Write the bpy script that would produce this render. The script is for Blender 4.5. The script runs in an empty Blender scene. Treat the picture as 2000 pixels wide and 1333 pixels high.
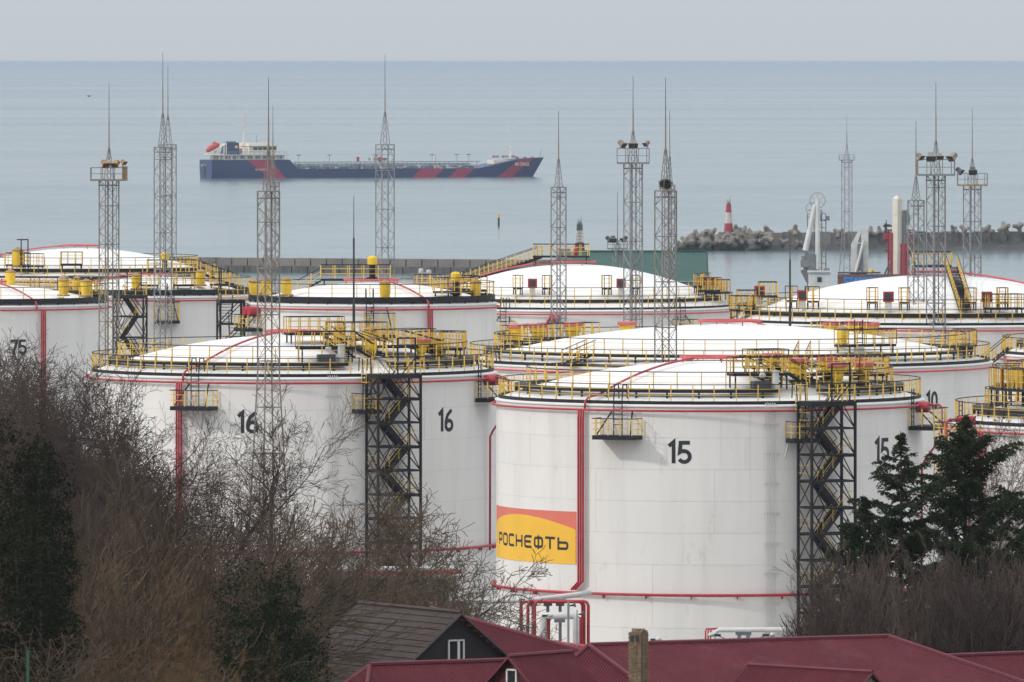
import bpy, math, random
import numpy as np
from mathutils import Vector, Matrix
rnd = random.Random(7)
RG = np.random.default_rng(11)
sin, cos, pi, rad = math.sin, math.cos, math.pi, math.radians
S = bpy.context.scene
COL = S.collection
# ---------------------------------------------------------------- camera
F, ZC, YH = 18500.0, 47.0, 121.0        # focal length in photo pixels, eye height, horizon row
def PX(px, Y): return (px - 1000.0) * Y / F
def PZ(py, Y): return ZC - (py - YH) * Y / F
def P(px, py, Y): return Vector((PX(px, Y), Y, PZ(py, Y)))
cd = bpy.data.cameras.new('camera'); cam = bpy.data.objects.new('camera', cd); COL.objects.link(cam)
cam.location = (0, 0, ZC); cam.rotation_euler = (rad(90), 0, 0)
cd.sensor_width = 36; cd.sensor_fit = 'HORIZONTAL'; cd.lens = 36 * F / 2000
cd.shift_y = -(666.5 - YH) / 2000
cd.clip_start = 1; cd.clip_end = 600000
cd.dof.use_dof = True; cd.dof.focus_distance = 690; cd.dof.aperture_fstop = 6.3
S.camera = cam
# ---------------------------------------------------------------- sky, sun, exposure
SUN_AZ, SUN_EL = 248.0, 35.0            # compass-like: 0 = +Y, clockwise
w = bpy.data.worlds.new('World'); S.world = w; w.use_nodes = True
nt = w.node_tree; bg = nt.nodes['Background']
sky = nt.nodes.new('ShaderNodeTexSky'); sky.sky_type = 'NISHITA'; sky.sun_disc = False
sky.sun_elevation = rad(SUN_EL); sky.sun_rotation = rad(SUN_AZ)
sky.air_density = 1.0; sky.dust_density = 2.0; sky.ozone_density = 1.0; sky.altitude = 40
hs = nt.nodes.new('ShaderNodeHueSaturation'); hs.inputs['Saturation'].default_value = 0.5
nt.links.new(sky.outputs[0], hs.inputs['Color'])
# thin high overcast veil over the clear sky: brighter overhead than at the horizon, the same in every direction
tc = nt.nodes.new('ShaderNodeTexCoord'); sx = nt.nodes.new('ShaderNodeSeparateXYZ'); nt.links.new(tc.outputs['Generated'], sx.inputs[0])
rp = nt.nodes.new('ShaderNodeValToRGB'); nt.links.new(sx.outputs[2], rp.inputs[0])
VEIL = [(0.0, (6.3, 6.8, 7.4)), (0.12, (7.4, 8.0, 8.6)), (1.0, (17.3, 17.7, 18.0))]
rp.color_ramp.elements[0].position = 0.0; rp.color_ramp.elements[0].color = (*VEIL[0][1], 1)
rp.color_ramp.elements[1].position = 1.0; rp.color_ramp.elements[1].color = (*VEIL[2][1], 1)
e = rp.color_ramp.elements.new(VEIL[1][0]); e.color = (*VEIL[1][1], 1)
mx = nt.nodes.new('ShaderNodeMix'); mx.data_type = 'RGBA'; mx.inputs[0].default_value = 0.8
nt.links.new(hs.outputs[0], mx.inputs[6]); nt.links.new(rp.outputs[0], mx.inputs[7]); nt.links.new(mx.outputs[2], bg.inputs['Color'])
bg.inputs['Strength'].default_value = 0.10
sd = bpy.data.lights.new('sun', 'SUN'); sd.energy = 1.5; sd.angle = rad(3.0); sd.color = (1.0, 0.94, 0.86)
so = bpy.data.objects.new('sun', sd); COL.objects.link(so)
sv = Vector((sin(rad(SUN_AZ)) * cos(rad(SUN_EL)), cos(rad(SUN_AZ)) * cos(rad(SUN_EL)), sin(rad(SUN_EL))))
so.rotation_euler = sv.to_track_quat('Z', 'Y').to_euler(); so.location = (-300, -100, 300)
vs = S.view_settings; vs.view_transform = 'Standard'; vs.look = 'None'; vs.gamma = 1; vs.exposure = 0.03
vs.use_curve_mapping = False
S.cycles.max_bounces = 6; S.cycles.transparent_max_bounces = 8; S.cycles.volume_bounces = 1
S.cycles.use_denoising = True
# ---------------------------------------------------------------- materials
def nodes(m):
    m.use_nodes = True
    return m.node_tree.nodes, m.node_tree.links, m.node_tree.nodes['Principled BSDF']
def mathn(n, l, op, a, b=None, c=None, clamp=False):
    k = n.new('ShaderNodeMath'); k.operation = op; k.use_clamp = clamp
    for i, x in enumerate((a, b, c)):
        if x is None: continue
        if isinstance(x, (int, float)): k.inputs[i].default_value = x
        else: l.new(x, k.inputs[i])
    return k.outputs[0]
def noise(n, l, vec, scale, detail=3.0, rough=.55, stretch=None):
    if stretch:
        mp = n.new('ShaderNodeMapping'); mp.inputs['Scale'].default_value = stretch; l.new(vec, mp.inputs['Vector']); vec = mp.outputs[0]
    t = n.new('ShaderNodeTexNoise'); t.inputs['Scale'].default_value = scale; t.inputs['Detail'].default_value = detail
    t.inputs['Roughness'].default_value = rough; l.new(vec, t.inputs['Vector'])
    return t.outputs['Fac']
def maprange(n, l, v, a, b, c, d):
    k = n.new('ShaderNodeMapRange'); l.new(v, k.inputs[0])
    for i, x in enumerate((a, b, c, d)): k.inputs[i + 1].default_value = x
    return k.outputs[0]
def vscale(n, l, col, fac):
    k = n.new('ShaderNodeVectorMath'); k.operation = 'SCALE'
    if isinstance(col, tuple): k.inputs[0].default_value = col
    else: l.new(col, k.inputs[0])
    l.new(fac, k.inputs['Scale']); return k.outputs[0]
def mixc(n, l, fac, a, b):
    k = n.new('ShaderNodeMix'); k.data_type = 'RGBA'
    if isinstance(fac, (int, float)): k.inputs[0].default_value = fac
    else: l.new(fac, k.inputs[0])
    for i, x in ((6, a), (7, b)):
        if isinstance(x, tuple): k.inputs[i].default_value = (*x, 1)
        else: l.new(x, k.inputs[i])
    return k.outputs[2]
MATS = {}
def mat(name, col, rough=.6, metal=0., var=.12, scale=1.5, stretch=None, rndv=0., bump=0., bscale=20., stain=None, stainamt=.5, spec=.4):
    m = bpy.data.materials.new(name); n, l, b = nodes(m)
    geo = n.new('ShaderNodeNewGeometry'); pos = geo.outputs['Position']
    f = maprange(n, l, noise(n, l, pos, scale, 4, .6, stretch), .3, .7, 1 - var, 1 + var)
    if rndv:
        oi = n.new('ShaderNodeObjectInfo'); f = mathn(n, l, 'MULTIPLY', f, maprange(n, l, oi.outputs['Random'], 0, 1, 1 - rndv, 1 + rndv))
    c = vscale(n, l, col, f)
    if stain:
        sf = maprange(n, l, noise(n, l, pos, scale * 1.7, 5, .7, stretch), .52, .72, 0, stainamt)
        c = mixc(n, l, sf, c, stain)
    l.new(c, b.inputs['Base Color'])
    b.inputs['Roughness'].default_value = rough; b.inputs['Metallic'].default_value = metal
    b.inputs['Specular IOR Level'].default_value = spec
    if bump:
        bn = n.new('ShaderNodeBump'); bn.inputs['Strength'].default_value = bump; bn.inputs['Distance'].default_value = .05
        l.new(noise(n, l, pos, bscale, 3), bn.inputs['Height']); l.new(bn.outputs[0], b.inputs['Normal'])
    MATS[name] = m
    return m
def tank_white():
    m = bpy.data.materials.new('tank_white_paint'); n, l, b = nodes(m)
    geo = n.new('ShaderNodeNewGeometry'); pos = geo.outputs['Position']; oi = n.new('ShaderNodeObjectInfo')
    streak = maprange(n, l, noise(n, l, pos, .9, 5, .65, (.55, .55, .05)), .45, .8, 1.0, .865)
    broad = maprange(n, l, noise(n, l, pos, .16, 3), .3, .7, .955, 1.02)
    r = maprange(n, l, oi.outputs['Random'], 0, 1, .985, 1.012)
    f = mathn(n, l, 'MULTIPLY', mathn(n, l, 'MULTIPLY', streak, broad), r)
    c = vscale(n, l, (.76, .742, .722), f)
    sm = maprange(n, l, noise(n, l, pos, .75, 6, .75, (1, 1, .5)), .60, .80, 0, .5)
    c = mixc(n, l, sm, c, (.36, .33, .30))
    dr = maprange(n, l, noise(n, l, pos, 2.6, 4, .6, (1, 1, .035)), .62, .80, 0, .38)
    c = mixc(n, l, dr, c, (.45, .40, .345))
    l.new(c, b.inputs['Base Color']); b.inputs['Roughness'].default_value = .5; b.inputs['Specular IOR Level'].default_value = .3
    bn = n.new('ShaderNodeBump'); bn.inputs['Strength'].default_value = .25; bn.inputs['Distance'].default_value = .04
    l.new(noise(n, l, pos, .55, 2), bn.inputs['Height']); l.new(bn.outputs[0], b.inputs['Normal'])
    return m
def roof_white():
    m = bpy.data.materials.new('roof_white_paint'); n, l, b = nodes(m)
    geo = n.new('ShaderNodeNewGeometry'); pos = geo.outputs['Position']
    f = maprange(n, l, noise(n, l, pos, .22, 5, .6), .3, .75, 1.02, .93)
    c = vscale(n, l, (.765, .757, .745), f)
    sm = maprange(n, l, noise(n, l, pos, .6, 6, .7, (.6, 2.0, 1)), .56, .76, 0, .42)
    c = mixc(n, l, sm, c, (.47, .45, .43))
    l.new(c, b.inputs['Base Color']); b.inputs['Roughness'].default_value = .55; b.inputs['Specular IOR Level'].default_value = .25
    bn = n.new('ShaderNodeBump'); bn.inputs['Strength'].default_value = .35; bn.inputs['Distance'].default_value = .08
    l.new(noise(n, l, pos, .45, 2, .5, (.5, 1.2, 1)), bn.inputs['Height']); l.new(bn.outputs[0], b.inputs['Normal'])
    return m
WHITE = tank_white(); ROOFW = roof_white()
YEL = mat('yellow_paint', (.74, .48, .085), .5, var=.12, scale=2.5, stain=(.33, .19, .07), stainamt=.4)
YELB = mat('bright_yellow_paint', (.74, .49, .03), .45, var=.1, scale=2, stain=(.40, .22, .06), stainamt=.35)
SEAM = mat('shell_weld_seam', (.62, .60, .58), .8, var=.1)  # slightly darker grey of the weld seams, seen between the shell plates
BLK = mat('black_steel_paint', (.014, .0155, .02), .55, var=.3, scale=2, stain=(.055, .052, .05), stainamt=.35, spec=.25)
RED = mat('red_pipe_paint', (.40, .032, .045), .45, var=.15, scale=1.2, stain=(.42, .12, .11), stainamt=.5)
REDL = mat('faded_red_pipe_paint', (.54, .085, .09), .5, var=.12, scale=1.2, stain=(.52, .24, .2), stainamt=.4)
REDC = mat('faded_red_cap_paint', (.50, .13, .13), .6, var=.12, scale=2)
GREY = mat('galvanised_steel', (.235, .235, .24), .5, .3, var=.2, scale=1.0, stain=(.20, .14, .10), stainamt=.35)
GREYT = mat('weathered_tan_steel', (.235, .21, .185), .6, .2, var=.2, scale=1.0, stain=(.20, .12, .07), stainamt=.5)
GREYB = mat('blue_grey_steel', (.22, .25, .30), .5, .2, var=.15, scale=1.0)
RUST = mat('rusty_ochre_steel', (.33, .20, .09), .7, var=.25, scale=3, stain=(.17, .08, .04), stainamt=.6)
DARKS = mat('dark_mast_steel', (.035, .037, .042), .5, .2, var=.2)
WPIPE = mat('white_lagged_pipe', (.56, .57, .57), .5, var=.1, scale=1.3, stain=(.42, .40, .36), stainamt=.5)
CREAM = mat('cream_paint', (.66, .61, .52), .55, var=.1, scale=.7, stain=(.42, .33, .24), stainamt=.4)
INK = mat('painted_numeral_black', (.022, .024, .032), .55, var=.2)
SALM = mat('faded_red_panel_paint', (.66, .17, .12), .55, var=.06, scale=.6)
GOLD = mat('golden_panel_paint', (.82, .47, .045), .55, var=.05, scale=.6)
GLASS = mat('dark_window_glass', (.02, .022, .025), .08, var=.1, spec=.6)
BLKM = mat('dark_instrument_housing', (.05, .055, .06), .5, var=.2)
# ---------------------------------------------------------------- mesh helpers
class MB:
    def __init__(s): s.v = []; s.f = []; s.m = []; s.k = 0
    def slot(s, k): s.k = k; return s
    def add(s, vs, fs):
        o = len(s.v); s.v += [tuple(x) for x in vs]
        for f in fs: s.f.append(tuple(o + i for i in f)); s.m.append(s.k)
        return s
    def box(s, c, size, R=None):
        hx, hy, hz = size[0] / 2, size[1] / 2, size[2] / 2; c = Vector(c); vs = []
        for dz in (-hz, hz):
            for dx, dy in ((-hx, -hy), (hx, -hy), (hx, hy), (-hx, hy)):
                d = Vector((dx, dy, dz)); vs.append(c + (R @ d if R else d))
        return s.add(vs, [(3, 2, 1, 0), (4, 5, 6, 7), (0, 1, 5, 4), (1, 2, 6, 5), (2, 3, 7, 6), (3, 0, 4, 7)])
    def tube(s, p, q, r, n=5, r2=None):
        p = Vector(p); q = Vector(q); d = q - p
        if d.length < 1e-6: return s
        d.normalize(); u = d.orthogonal().normalized(); w_ = d.cross(u); r2 = r if r2 is None else r2; vs = []
        for c, rr in ((p, r), (q, r2)):
            for i in range(n):
                a = 2 * pi * i / n + pi / 4; vs.append(c + (u * cos(a) + w_ * sin(a)) * rr)
        fs = [(i, (i + 1) % n, n + (i + 1) % n, n + i) for i in range(n)]
        return s.add(vs, fs + [tuple(range(n - 1, -1, -1)), tuple(range(n, 2 * n))])
    def path(s, pts, r, n=6, closed=False):
        pts = [Vector(p) for p in pts]; m = len(pts); vs = []; u = None
        for i, p in enumerate(pts):
            a = pts[(i - 1) % m] if (i or closed) else p; b = pts[(i + 1) % m] if (i < m - 1 or closed) else p
            d = (b - a).normalized()
            u = d.orthogonal().normalized() if u is None else (u - d * u.dot(d)).normalized()
            w_ = d.cross(u)
            for k in range(n):
                t = 2 * pi * k / n; vs.append(p + (u * cos(t) + w_ * sin(t)) * r)
        fs = []
        for i in range(m if closed else m - 1):
            j = (i + 1) % m
            for k in range(n):
                k2 = (k + 1) % n; fs.append((i * n + k, i * n + k2, j * n + k2, j * n + k))
        if not closed: fs += [tuple(range(n - 1, -1, -1)), tuple(range((m - 1) * n, m * n))]
        return s.add(vs, fs)
    def lathe(s, prof, segs=24, c=(0, 0, 0), th0=0., th1=2 * pi):
        full = abs(th1 - th0 - 2 * pi) < 1e-6; k = segs if full else segs + 1; vs = []
        for r, z in prof:
            for i in range(k):
                t = th0 + (th1 - th0) * i / segs; vs.append((c[0] + r * sin(t), c[1] - r * cos(t), c[2] + z))
        fs = []
        for j in range(len(prof) - 1):
            for i in range(segs):
                i2 = (i + 1) % k; fs.append((j * k + i, j * k + i2, (j + 1) * k + i2, (j + 1) * k + i))
        return s.add(vs, fs)
    def arcbox(s, r0, r1, z0, z1, th0, th1, segs):
        vs = []; full = abs(th1 - th0 - 2 * pi) < 1e-6; k = segs if full else segs + 1
        for i in range(k):
            t = th0 + (th1 - th0) * i / segs
            for r, z in ((r0, z0), (r1, z0), (r1, z1), (r0, z1)): vs.append((r * sin(t), -r * cos(t), z))
        fs = []
        for i in range(segs):
            j = (i + 1) % k
            for q in range(4):
                q2 = (q + 1) % 4; fs.append((i * 4 + q, j * 4 + q, j * 4 + q2, i * 4 + q2))
        if not full: fs += [(0, 1, 2, 3), tuple(segs * 4 + x for x in (3, 2, 1, 0))]
        return s.add(vs, fs)
    def prism(s, poly, off):
        """poly: list of 3D points (planar), off: extrusion vector"""
        n = len(poly); off = Vector(off); vs = [Vector(p) for p in poly] + [Vector(p) + off for p in poly]
        return s.add(vs, [tuple(range(n - 1, -1, -1)), tuple(range(n, 2 * n))] + [(i, (i + 1) % n, n + (i + 1) % n, n + i) for i in range(n)])
    def mesh(s, name, mats, smooth=False):
        me = bpy.data.meshes.new(name); me.from_pydata(s.v, [], s.f)
        for m in (mats if isinstance(mats, (list, tuple)) else [mats]): me.materials.append(m)
        if any(s.m): me.polygons.foreach_set('material_index', s.m)
        if smooth: me.polygons.foreach_set('use_smooth', [True] * len(s.f))
        me.update(); return me
    def build(s, name, mats, parent=None, loc=(0, 0, 0), rz=0., smooth=False):
        return inst(name, s.mesh(name, mats, smooth), parent, loc, rz)
def inst(name, me, parent=None, loc=(0, 0, 0), rz=0.):
    o = bpy.data.objects.new(name, me); COL.objects.link(o); o.location = loc; o.rotation_euler = (0, 0, rz)
    if parent is not None: o.parent = parent
    return o
def empty(name, loc=(0, 0, 0), rz=0.):
    o = bpy.data.objects.new(name, None); COL.objects.link(o); o.location = loc; o.rotation_euler = (0, 0, rz)
    o.empty_display_size = .5; return o
def tag(o, label, cat, group=None, kind=None):
    if label: o['label'] = label
    if cat: o['category'] = cat
    if group: o['group'] = group
    if kind: o['kind'] = kind
    return o
def structure(o, label=None): o['kind'] = 'structure'; return o
def autosmooth(o, ang=40):
    me = o.data; me.polygons.foreach_set('use_smooth', [True] * len(me.polygons))
    try: me.set_sharp_from_angle(angle=rad(ang))
    except Exception: pass
    return o
# ---------------------------------------------------------------- ground, sea
def sea_mat():
    m = bpy.data.materials.new('sea_water'); n, l, b = nodes(m)
    geo = n.new('ShaderNodeNewGeometry'); pos = geo.outputs['Position']
    st = noise(n, l, pos, 1.0, 4, .6, (.0006, .0022, 1))
    st2 = noise(n, l, pos, 1.0, 3, .6, (.00012, .0005, 1))
    rip = noise(n, l, pos, 1.0, 4, .7, (.06, .012, 1))
    k = mathn(n, l, 'ADD', mathn(n, l, 'MULTIPLY', st, .5), mathn(n, l, 'MULTIPLY', st2, .5))
    k = mathn(n, l, 'ADD', k, mathn(n, l, 'MULTIPLY', mathn(n, l, 'SUBTRACT', rip, .5), .25))
    l.new(maprange(n, l, k, .36, .64, .09, .25), b.inputs['Roughness'])
    l.new(mixc(n, l, maprange(n, l, k, .35, .65, 0, 1), (.10, .155, .17), (.085, .14, .155)), b.inputs['Base Color'])
    b.inputs['IOR'].default_value = 1.33
    bn = n.new('ShaderNodeBump'); bn.inputs['Strength'].default_value = .12; bn.inputs['Distance'].default_value = .25
    l.new(noise(n, l, pos, .35, 3, .6, (1, .6, 1)), bn.inputs['Height']); l.new(bn.outputs[0], b.inputs['Normal'])
    return m
SEA = sea_mat()
FAR = 250000.
structure(MB().add([(-FAR * .4, -800, 0), (FAR * .4, -800, 0), (FAR * .4, FAR, 0), (-FAR * .4, FAR, 0)], [(0, 1, 2, 3)]).build('sea', SEA))
GRASS = mat('winter_ground_earth', (.075, .062, .042), .95, var=.35, scale=.25, stain=(.05, .06, .025), stainamt=.7, bump=.5, bscale=2)
CONC = mat('yard_concrete', (.30, .29, .27), .9, var=.15, scale=.3)
def gz(Y):
    tab = ((-800, 45), (0, 43), (80, 38), (200, 28.5), (300, 20), (400, 13.5), (500, 8.5), (560, 6.2), (575, 6), (1400, 4), (1700, 3), (1730, -3))
    for (a, za), (b, zb) in zip(tab, tab[1:]):
        if Y <= b: return za + (zb - za) * (Y - a) / (b - a)
    return -3
def ground():
    ys = [-800, -300, 0, 40, 80, 120, 160, 200, 250, 300, 350, 400, 450, 500, 530, 560, 575]
    xs = [-700, -300, -150, -80, -50, -30, -15, 0, 15, 30, 50, 80, 150, 300, 700]
    b = MB(); vs = []; r = random.Random(3)
    for y in ys:
        for x in xs: vs.append((x, y, gz(y) + (r.uniform(-.5, .5) if 40 < y < 550 else 0)))
    k = len(xs); fs = [(j * k + i, j * k + i + 1, (j + 1) * k + i + 1, (j + 1) * k + i) for j in range(len(ys) - 1) for i in range(k - 1)]
    b.add(vs, fs); structure(b.build('ground', GRASS, smooth=True))
    b = MB(); ys = [575, 1400, 1700, 1730]
    b.add([(x, y, gz(y)) for y in ys for x in (-700, 700)], [(2 * j, 2 * j + 1, 2 * j + 3, 2 * j + 2) for j in range(3)])
    structure(b.build('terminal_yard', CONC))
ground()
# ---------------------------------------------------------------- tanks
POST = {}
def post_mesh(h, w_=.075, m=None):
    k = (round(h, 2), w_, m.name if m else '')
    if k not in POST: POST[k] = MB().box((0, 0, h / 2), (w_, w_, h)).mesh('post', m or YEL)
    return POST[k]
def rail_path(parent, pts, h=1.1, step=1.5, closed=False, top=BLK, mid=YEL, nm='railing', wpost=.062, mids=(.36, .72), loc=(0, 0, 0), rz=0., posts=True, rtop=.034):
    pts = [Vector(p) for p in pts]; b = MB()
    up = lambda z: [p + Vector((0, 0, z)) for p in pts]
    b.slot(0).path(up(h), rtop, 5, closed); b.slot(1)
    for k in mids: b.path(up(h * k), .021, 4, closed)
    o = b.build(nm, [top, mid], parent, loc, rz)
    if posts:
        me = post_mesh(h, wpost, mid); seq = pts + ([pts[0]] if closed else []); acc = 0.; nxt = 0.
        for a, c in zip(seq, seq[1:]):
            L = (c - a).length; ang = math.atan2(c.y - a.y, c.x - a.x)
            while nxt <= acc + L + 1e-6:
                t = (nxt - acc) / max(L, 1e-6); q = a + (c - a) * t
                if closed and nxt > 1 and (q - pts[0]).length < step * .5: nxt += step; continue
                inst('post', me, o, q, ang); nxt += step
            acc += L
        if not closed and (acc - (nxt - step)) > step * .35: inst('post', me, o, pts[-1], 0)
    return o
class Tank: pass
def cyl(r, t, z): return Vector((r * sin(t), -r * cos(t), z))
def make_tank(label, px, R, Y, py_rim, rise, group='white storage tanks', plates=False, ncourse=9, double=True, ring=True, gaps=(), inner=True, zbase=None, pipe_m=RED):
    T = Tank(); T.px, T.R, T.Y, T.rise = px, R, Y, rise
    zr = PZ(py_rim, Y); T.base = gz(Y) if zbase is None else zbase; T.H = H = zr - T.base; T.x = PX(px, Y)
    T.o = tag(empty('oil_storage_tank', (T.x, Y, T.base)), label, 'tank', group)
    o = T.o; hc = H / ncourse
    if plates:
        npl = round(2 * pi * R / 8); MB().lathe([(R - .012, 0), (R - .012, H)], 96).build('shell_liner', SEAM, o, smooth=True)
        a = 2 * pi / npl; g = .007 / R
        vs = MB(); vs.arcbox(R - .011, R, .013, hc - .013, g, a - g, 9); me = vs.mesh('shell_plate', WHITE)
        me.polygons.foreach_set('use_smooth', [True] * len(me.polygons)); me.set_sharp_from_angle(angle=rad(40))
        for c in range(ncourse):
            for k in range(npl): inst('shell_plate', me, o, (0, 0, c * hc), -(k + .5 * (c % 2) + .25 * (c % 3)) * a)
    else:
        me = MB().lathe([(R - .012, 0), (R, .012), (R, hc - .012), (R - .012, hc)], 96).mesh('shell_course', WHITE)
        me.polygons.foreach_set('use_smooth', [True] * len(me.polygons)); me.set_sharp_from_angle(angle=rad(30))
        for c in range(ncourse): inst('shell_course', me, o, (0, 0, c * hc), rnd.uniform(0, 6))
    prof = [(R + .10, H - .06), (R + .10, H + .02), (R - .02, H + .05)]
    n = 12
    for i in range(n + 1):
        r = (R - .05) * (1 - i / n); prof.append((max(r, .001), H + .05 + rise * (1 - (r / R) ** 2)))
    rf = MB().lathe(prof, 96).build('domed_roof', ROOFW, o); autosmooth(rf, 35)
    # radial lap seams on the dome
    b = MB()
    for k in range(36):
        t = 2 * pi * k / 36; b.path([cyl(R * (1 - .09 * i) - .2, t, T_dome(T, R * (1 - .09 * i) - .2) + .0) for i in range(10)], .012, 4)
    b.build('roof_seam', ROOFW, rf)
    if ring:
        b = MB(); t0 = 0
        pr = [cyl(R + .30, 2 * pi * i / 96, H - .30) for i in range(96)]; b.path(pr, .075, 8, True)
        fr = b.build('fire_water_ring', pipe_m, o, smooth=True)
        bk = MB().box((0, -R - .15, H - .30), (.05, .34, .05)).mesh('bracket', pipe_m)
        for k in range(30): inst('bracket', bk, fr, (0, 0, 0), 2 * pi * (k + .3) / 30)
    if double:
        MB().arcbox(R - .22, R - .14, H + .06, H + .32, 0, 2 * pi, 96).build('toe_board', BLK, o)
        rail_path(o, [cyl(R - .18, 2 * pi * i / 96, H + .30) for i in range(96)], 1.1, 1.45, True)
        if inner:
            a0, a1 = gaps if gaps else (0, 2 * pi); full = not gaps; seg = 96
            b = MB(); b.arcbox(R - 2.05, R - 1.25, H + .82, H + 1.06, a0, a1, seg); wk = b.build('walkway', BLK, o)
            lg = MB().box((0, 0, .45), (.11, .11, .9)).mesh('support_leg', BLK); nl = int((a1 - a0) * R / 2.3)
            for k in range(nl):
                t = a0 + (a1 - a0) * (k + .5) / nl
                inst('support_leg', lg, wk, cyl(R - 1.3, t, H + .02), t)
            rail_path(o, [cyl(R - 2.02, a0 + (a1 - a0) * i / 95, H + 1.06) for i in range(96 if not full else 95)], 1.1, 1.6, full)
    else:
        MB().arcbox(R - .30, R - .12, H + .32, H + .72, 0, 2 * pi, 96).build('toe_board', BLK, o)
        lg = MB().box((0, 0, .3), (.09, .09, .7)).mesh('support_leg', BLK)
        wk = MB().arcbox(R - 1.1, R - .3, H + .45, H + .52, 0, 2 * pi, 96).build('walkway', BLK, o)
        for k in range(36): inst('support_leg', lg, wk, cyl(R - .2, 2 * pi * k / 36, H + .02))
        rail_path(o, [cyl(R - .2, 2 * pi * i / 96, H + .62) for i in range(96)], 1.15, 2.1, True)
    return T
def T_dome(T, r): return T.H + .05 + T.rise * (1 - (min(abs(r), T.R) / T.R) ** 2)
def th(T, px, r=None, back=False):
    s = (px - 1000) * 1.0; r = r or T.R
    # exact: find angle whose projection matches px
    t = math.asin(max(-.9999, min(.9999, (PX(px, T.Y) - T.x) / r)))
    for _ in range(4):
        Yp = T.Y - r * cos(t) * (-1 if back else 1)
        t = math.asin(max(-.9999, min(.9999, (PX(px, Yp) - T.x) / r)))
    return pi - t if back else t
def zl(T, py, t, r=None):
    r = r or T.R; return PZ(py, T.Y - r * cos(t)) - T.base
def riser(T, t, zbot, n=3, sp=.185, r=.07, bend=True):
    R, H = T.R + .3, T.H; o = None
    for i in range(n):
        a = t + (i - (n - 1) / 2) * sp / R
        pts = [cyl(R, a, H - .30), cyl(R + .02, a, H - .9), cyl(R + .02, a, zbot)]
        if bend: pts += [cyl(R + .02, a - .6 / R, zbot - .55)]
        MB().path(pts, r, 8).build('riser_pipe', RED, T.o, smooth=True)
def roof_pipe(T, t, ring_r=1.95, m=RED):
    R = T.R
    pts = [cyl(R + .25, t, T.H - .3), cyl(R + .22, t, T.H + .25), cyl(R - .2, t, T_dome(T, R) + .45)]
    for i in range(1, 13):
        r = R - .2 + (ring_r - R + .2) * i / 12; pts.append(cyl(r, t + .02, T_dome(T, r) + .28))
    MB().path(pts, .075, 7).build('roof_pipe', m, T.o, smooth=True)
    z = T_dome(T, ring_r) + .33
    rg = MB().path([cyl(ring_r, 2 * pi * i / 28, z) for i in range(28)], .085, 7, True).build('sprinkler_ring', REDL, T.o, smooth=True)
    b = MB()
    for k in range(4): b.tube(cyl(ring_r, k * pi / 2 + .4, z), cyl(ring_r, k * pi / 2 + .4, z - .35), .05)
    b.build('ring_support', REDL, rg)
def ladder(parent, p0, p1, wv, m=BLK, rung=.3, r=.04, nm='ladder'):
    p0, p1, wv = Vector(p0), Vector(p1), Vector(wv); b = MB(); b.tube(p0 - wv, p1 - wv, r, 4).tube(p0 + wv, p1 + wv, r, 4)
    n = max(2, int((p1 - p0).length / rung))
    for i in range(1, n): q = p0 + (p1 - p0) * i / n; b.tube(q - wv, q + wv, .022, 4)
    return b.build(nm, m, parent)
def platform(T, t, z, wd, dp, ladder_x=None, ladder_top=None, h=1.1, braces=True, m=BLK, cage=False):
    """cantilevered platform on the shell; local x tangential, -y outward"""
    f = MB().box((0, -dp / 2, 0), (wd, dp, .28)).build('platform', m, T.o, cyl(T.R, t, z), t)
    rail_path(f, [(-wd / 2, -.05, .14), (-wd / 2, -dp, .14), (wd / 2, -dp, .14), (wd / 2, -.05, .14)], h, .85)
    if braces:
        b = MB()
        for s in (-1, 1): b.tube((s * wd * .42, -dp * .95, .1), (s * wd * .25, 0.02, h + .55), .055, 4)
        b.build('stay', m, f)
    if ladder_x is not None:
        zt = ladder_top - z
        ladder(f, (ladder_x, -.28, .15), (ladder_x, -.28, zt), (.3, 0, 0), m)
        b = MB()
        for s in (-1, 1): b.path([(ladder_x + s * .3, -.28, zt - .05), (ladder_x + s * .3, -.15, zt + .9), (ladder_x + s * .3, .45, zt + .9), (ladder_x + s * .3, .55, zt)], .045, 5)
        b.build('grab_rail', m, f)
    return f
def stroke(pts, w_, closed=False):
    """flat 2-D band polygon strip along pts -> list of quads (as point pairs)"""
    pts = [Vector((p[0], p[1])) for p in pts]; n = len(pts); out = []
    for i, p in enumerate(pts):
        a = pts[i - 1] if i else p; b = pts[i + 1] if i < n - 1 else p
        d1 = (p - a).normalized() if i else (b - p).normalized(); d2 = (b - p).normalized() if i < n - 1 else d1
        nn = Vector((-(d1 + d2).y, (d1 + d2).x)); nn = nn.normalized() if nn.length > 1e-6 else Vector((-d1.y, d1.x))
        k = w_ / 2 / max(.45, nn.dot(Vector((-d1.y, d1.x)))); out.append((p + nn * k, p - nn * k))
    return out
def arc(cx, cy, rx, ry, a0, a1, n=14): return [(cx + rx * cos(rad(a0 + (a1 - a0) * i / n)), cy + ry * sin(rad(a0 + (a1 - a0) * i / n))) for i in range(n + 1)]
GL = {  # unit height glyph strokes: (list of polylines, advance)
    '1': ([[(.02, .78), (.24, .96), (.24, 0)]], .42),
    '5': ([[(.56, .93), (.14, .93), (.10, .50), (.20, .56)] + arc(.30, .31, .255, .245, 75, -150)], .70),
    '6': ([arc(.30, .28, .23, .215, -180, 180, 24), [(.07, .30), (.09, .50), (.20, .75), (.42, .93), (.50, .95)]], .68),
    '0': ([arc(.28, .5, .21, .43, 0, 360, 28)], .62), '7': ([[(.03, .93), (.50, .93), (.22, 0)]], .58)}
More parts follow.
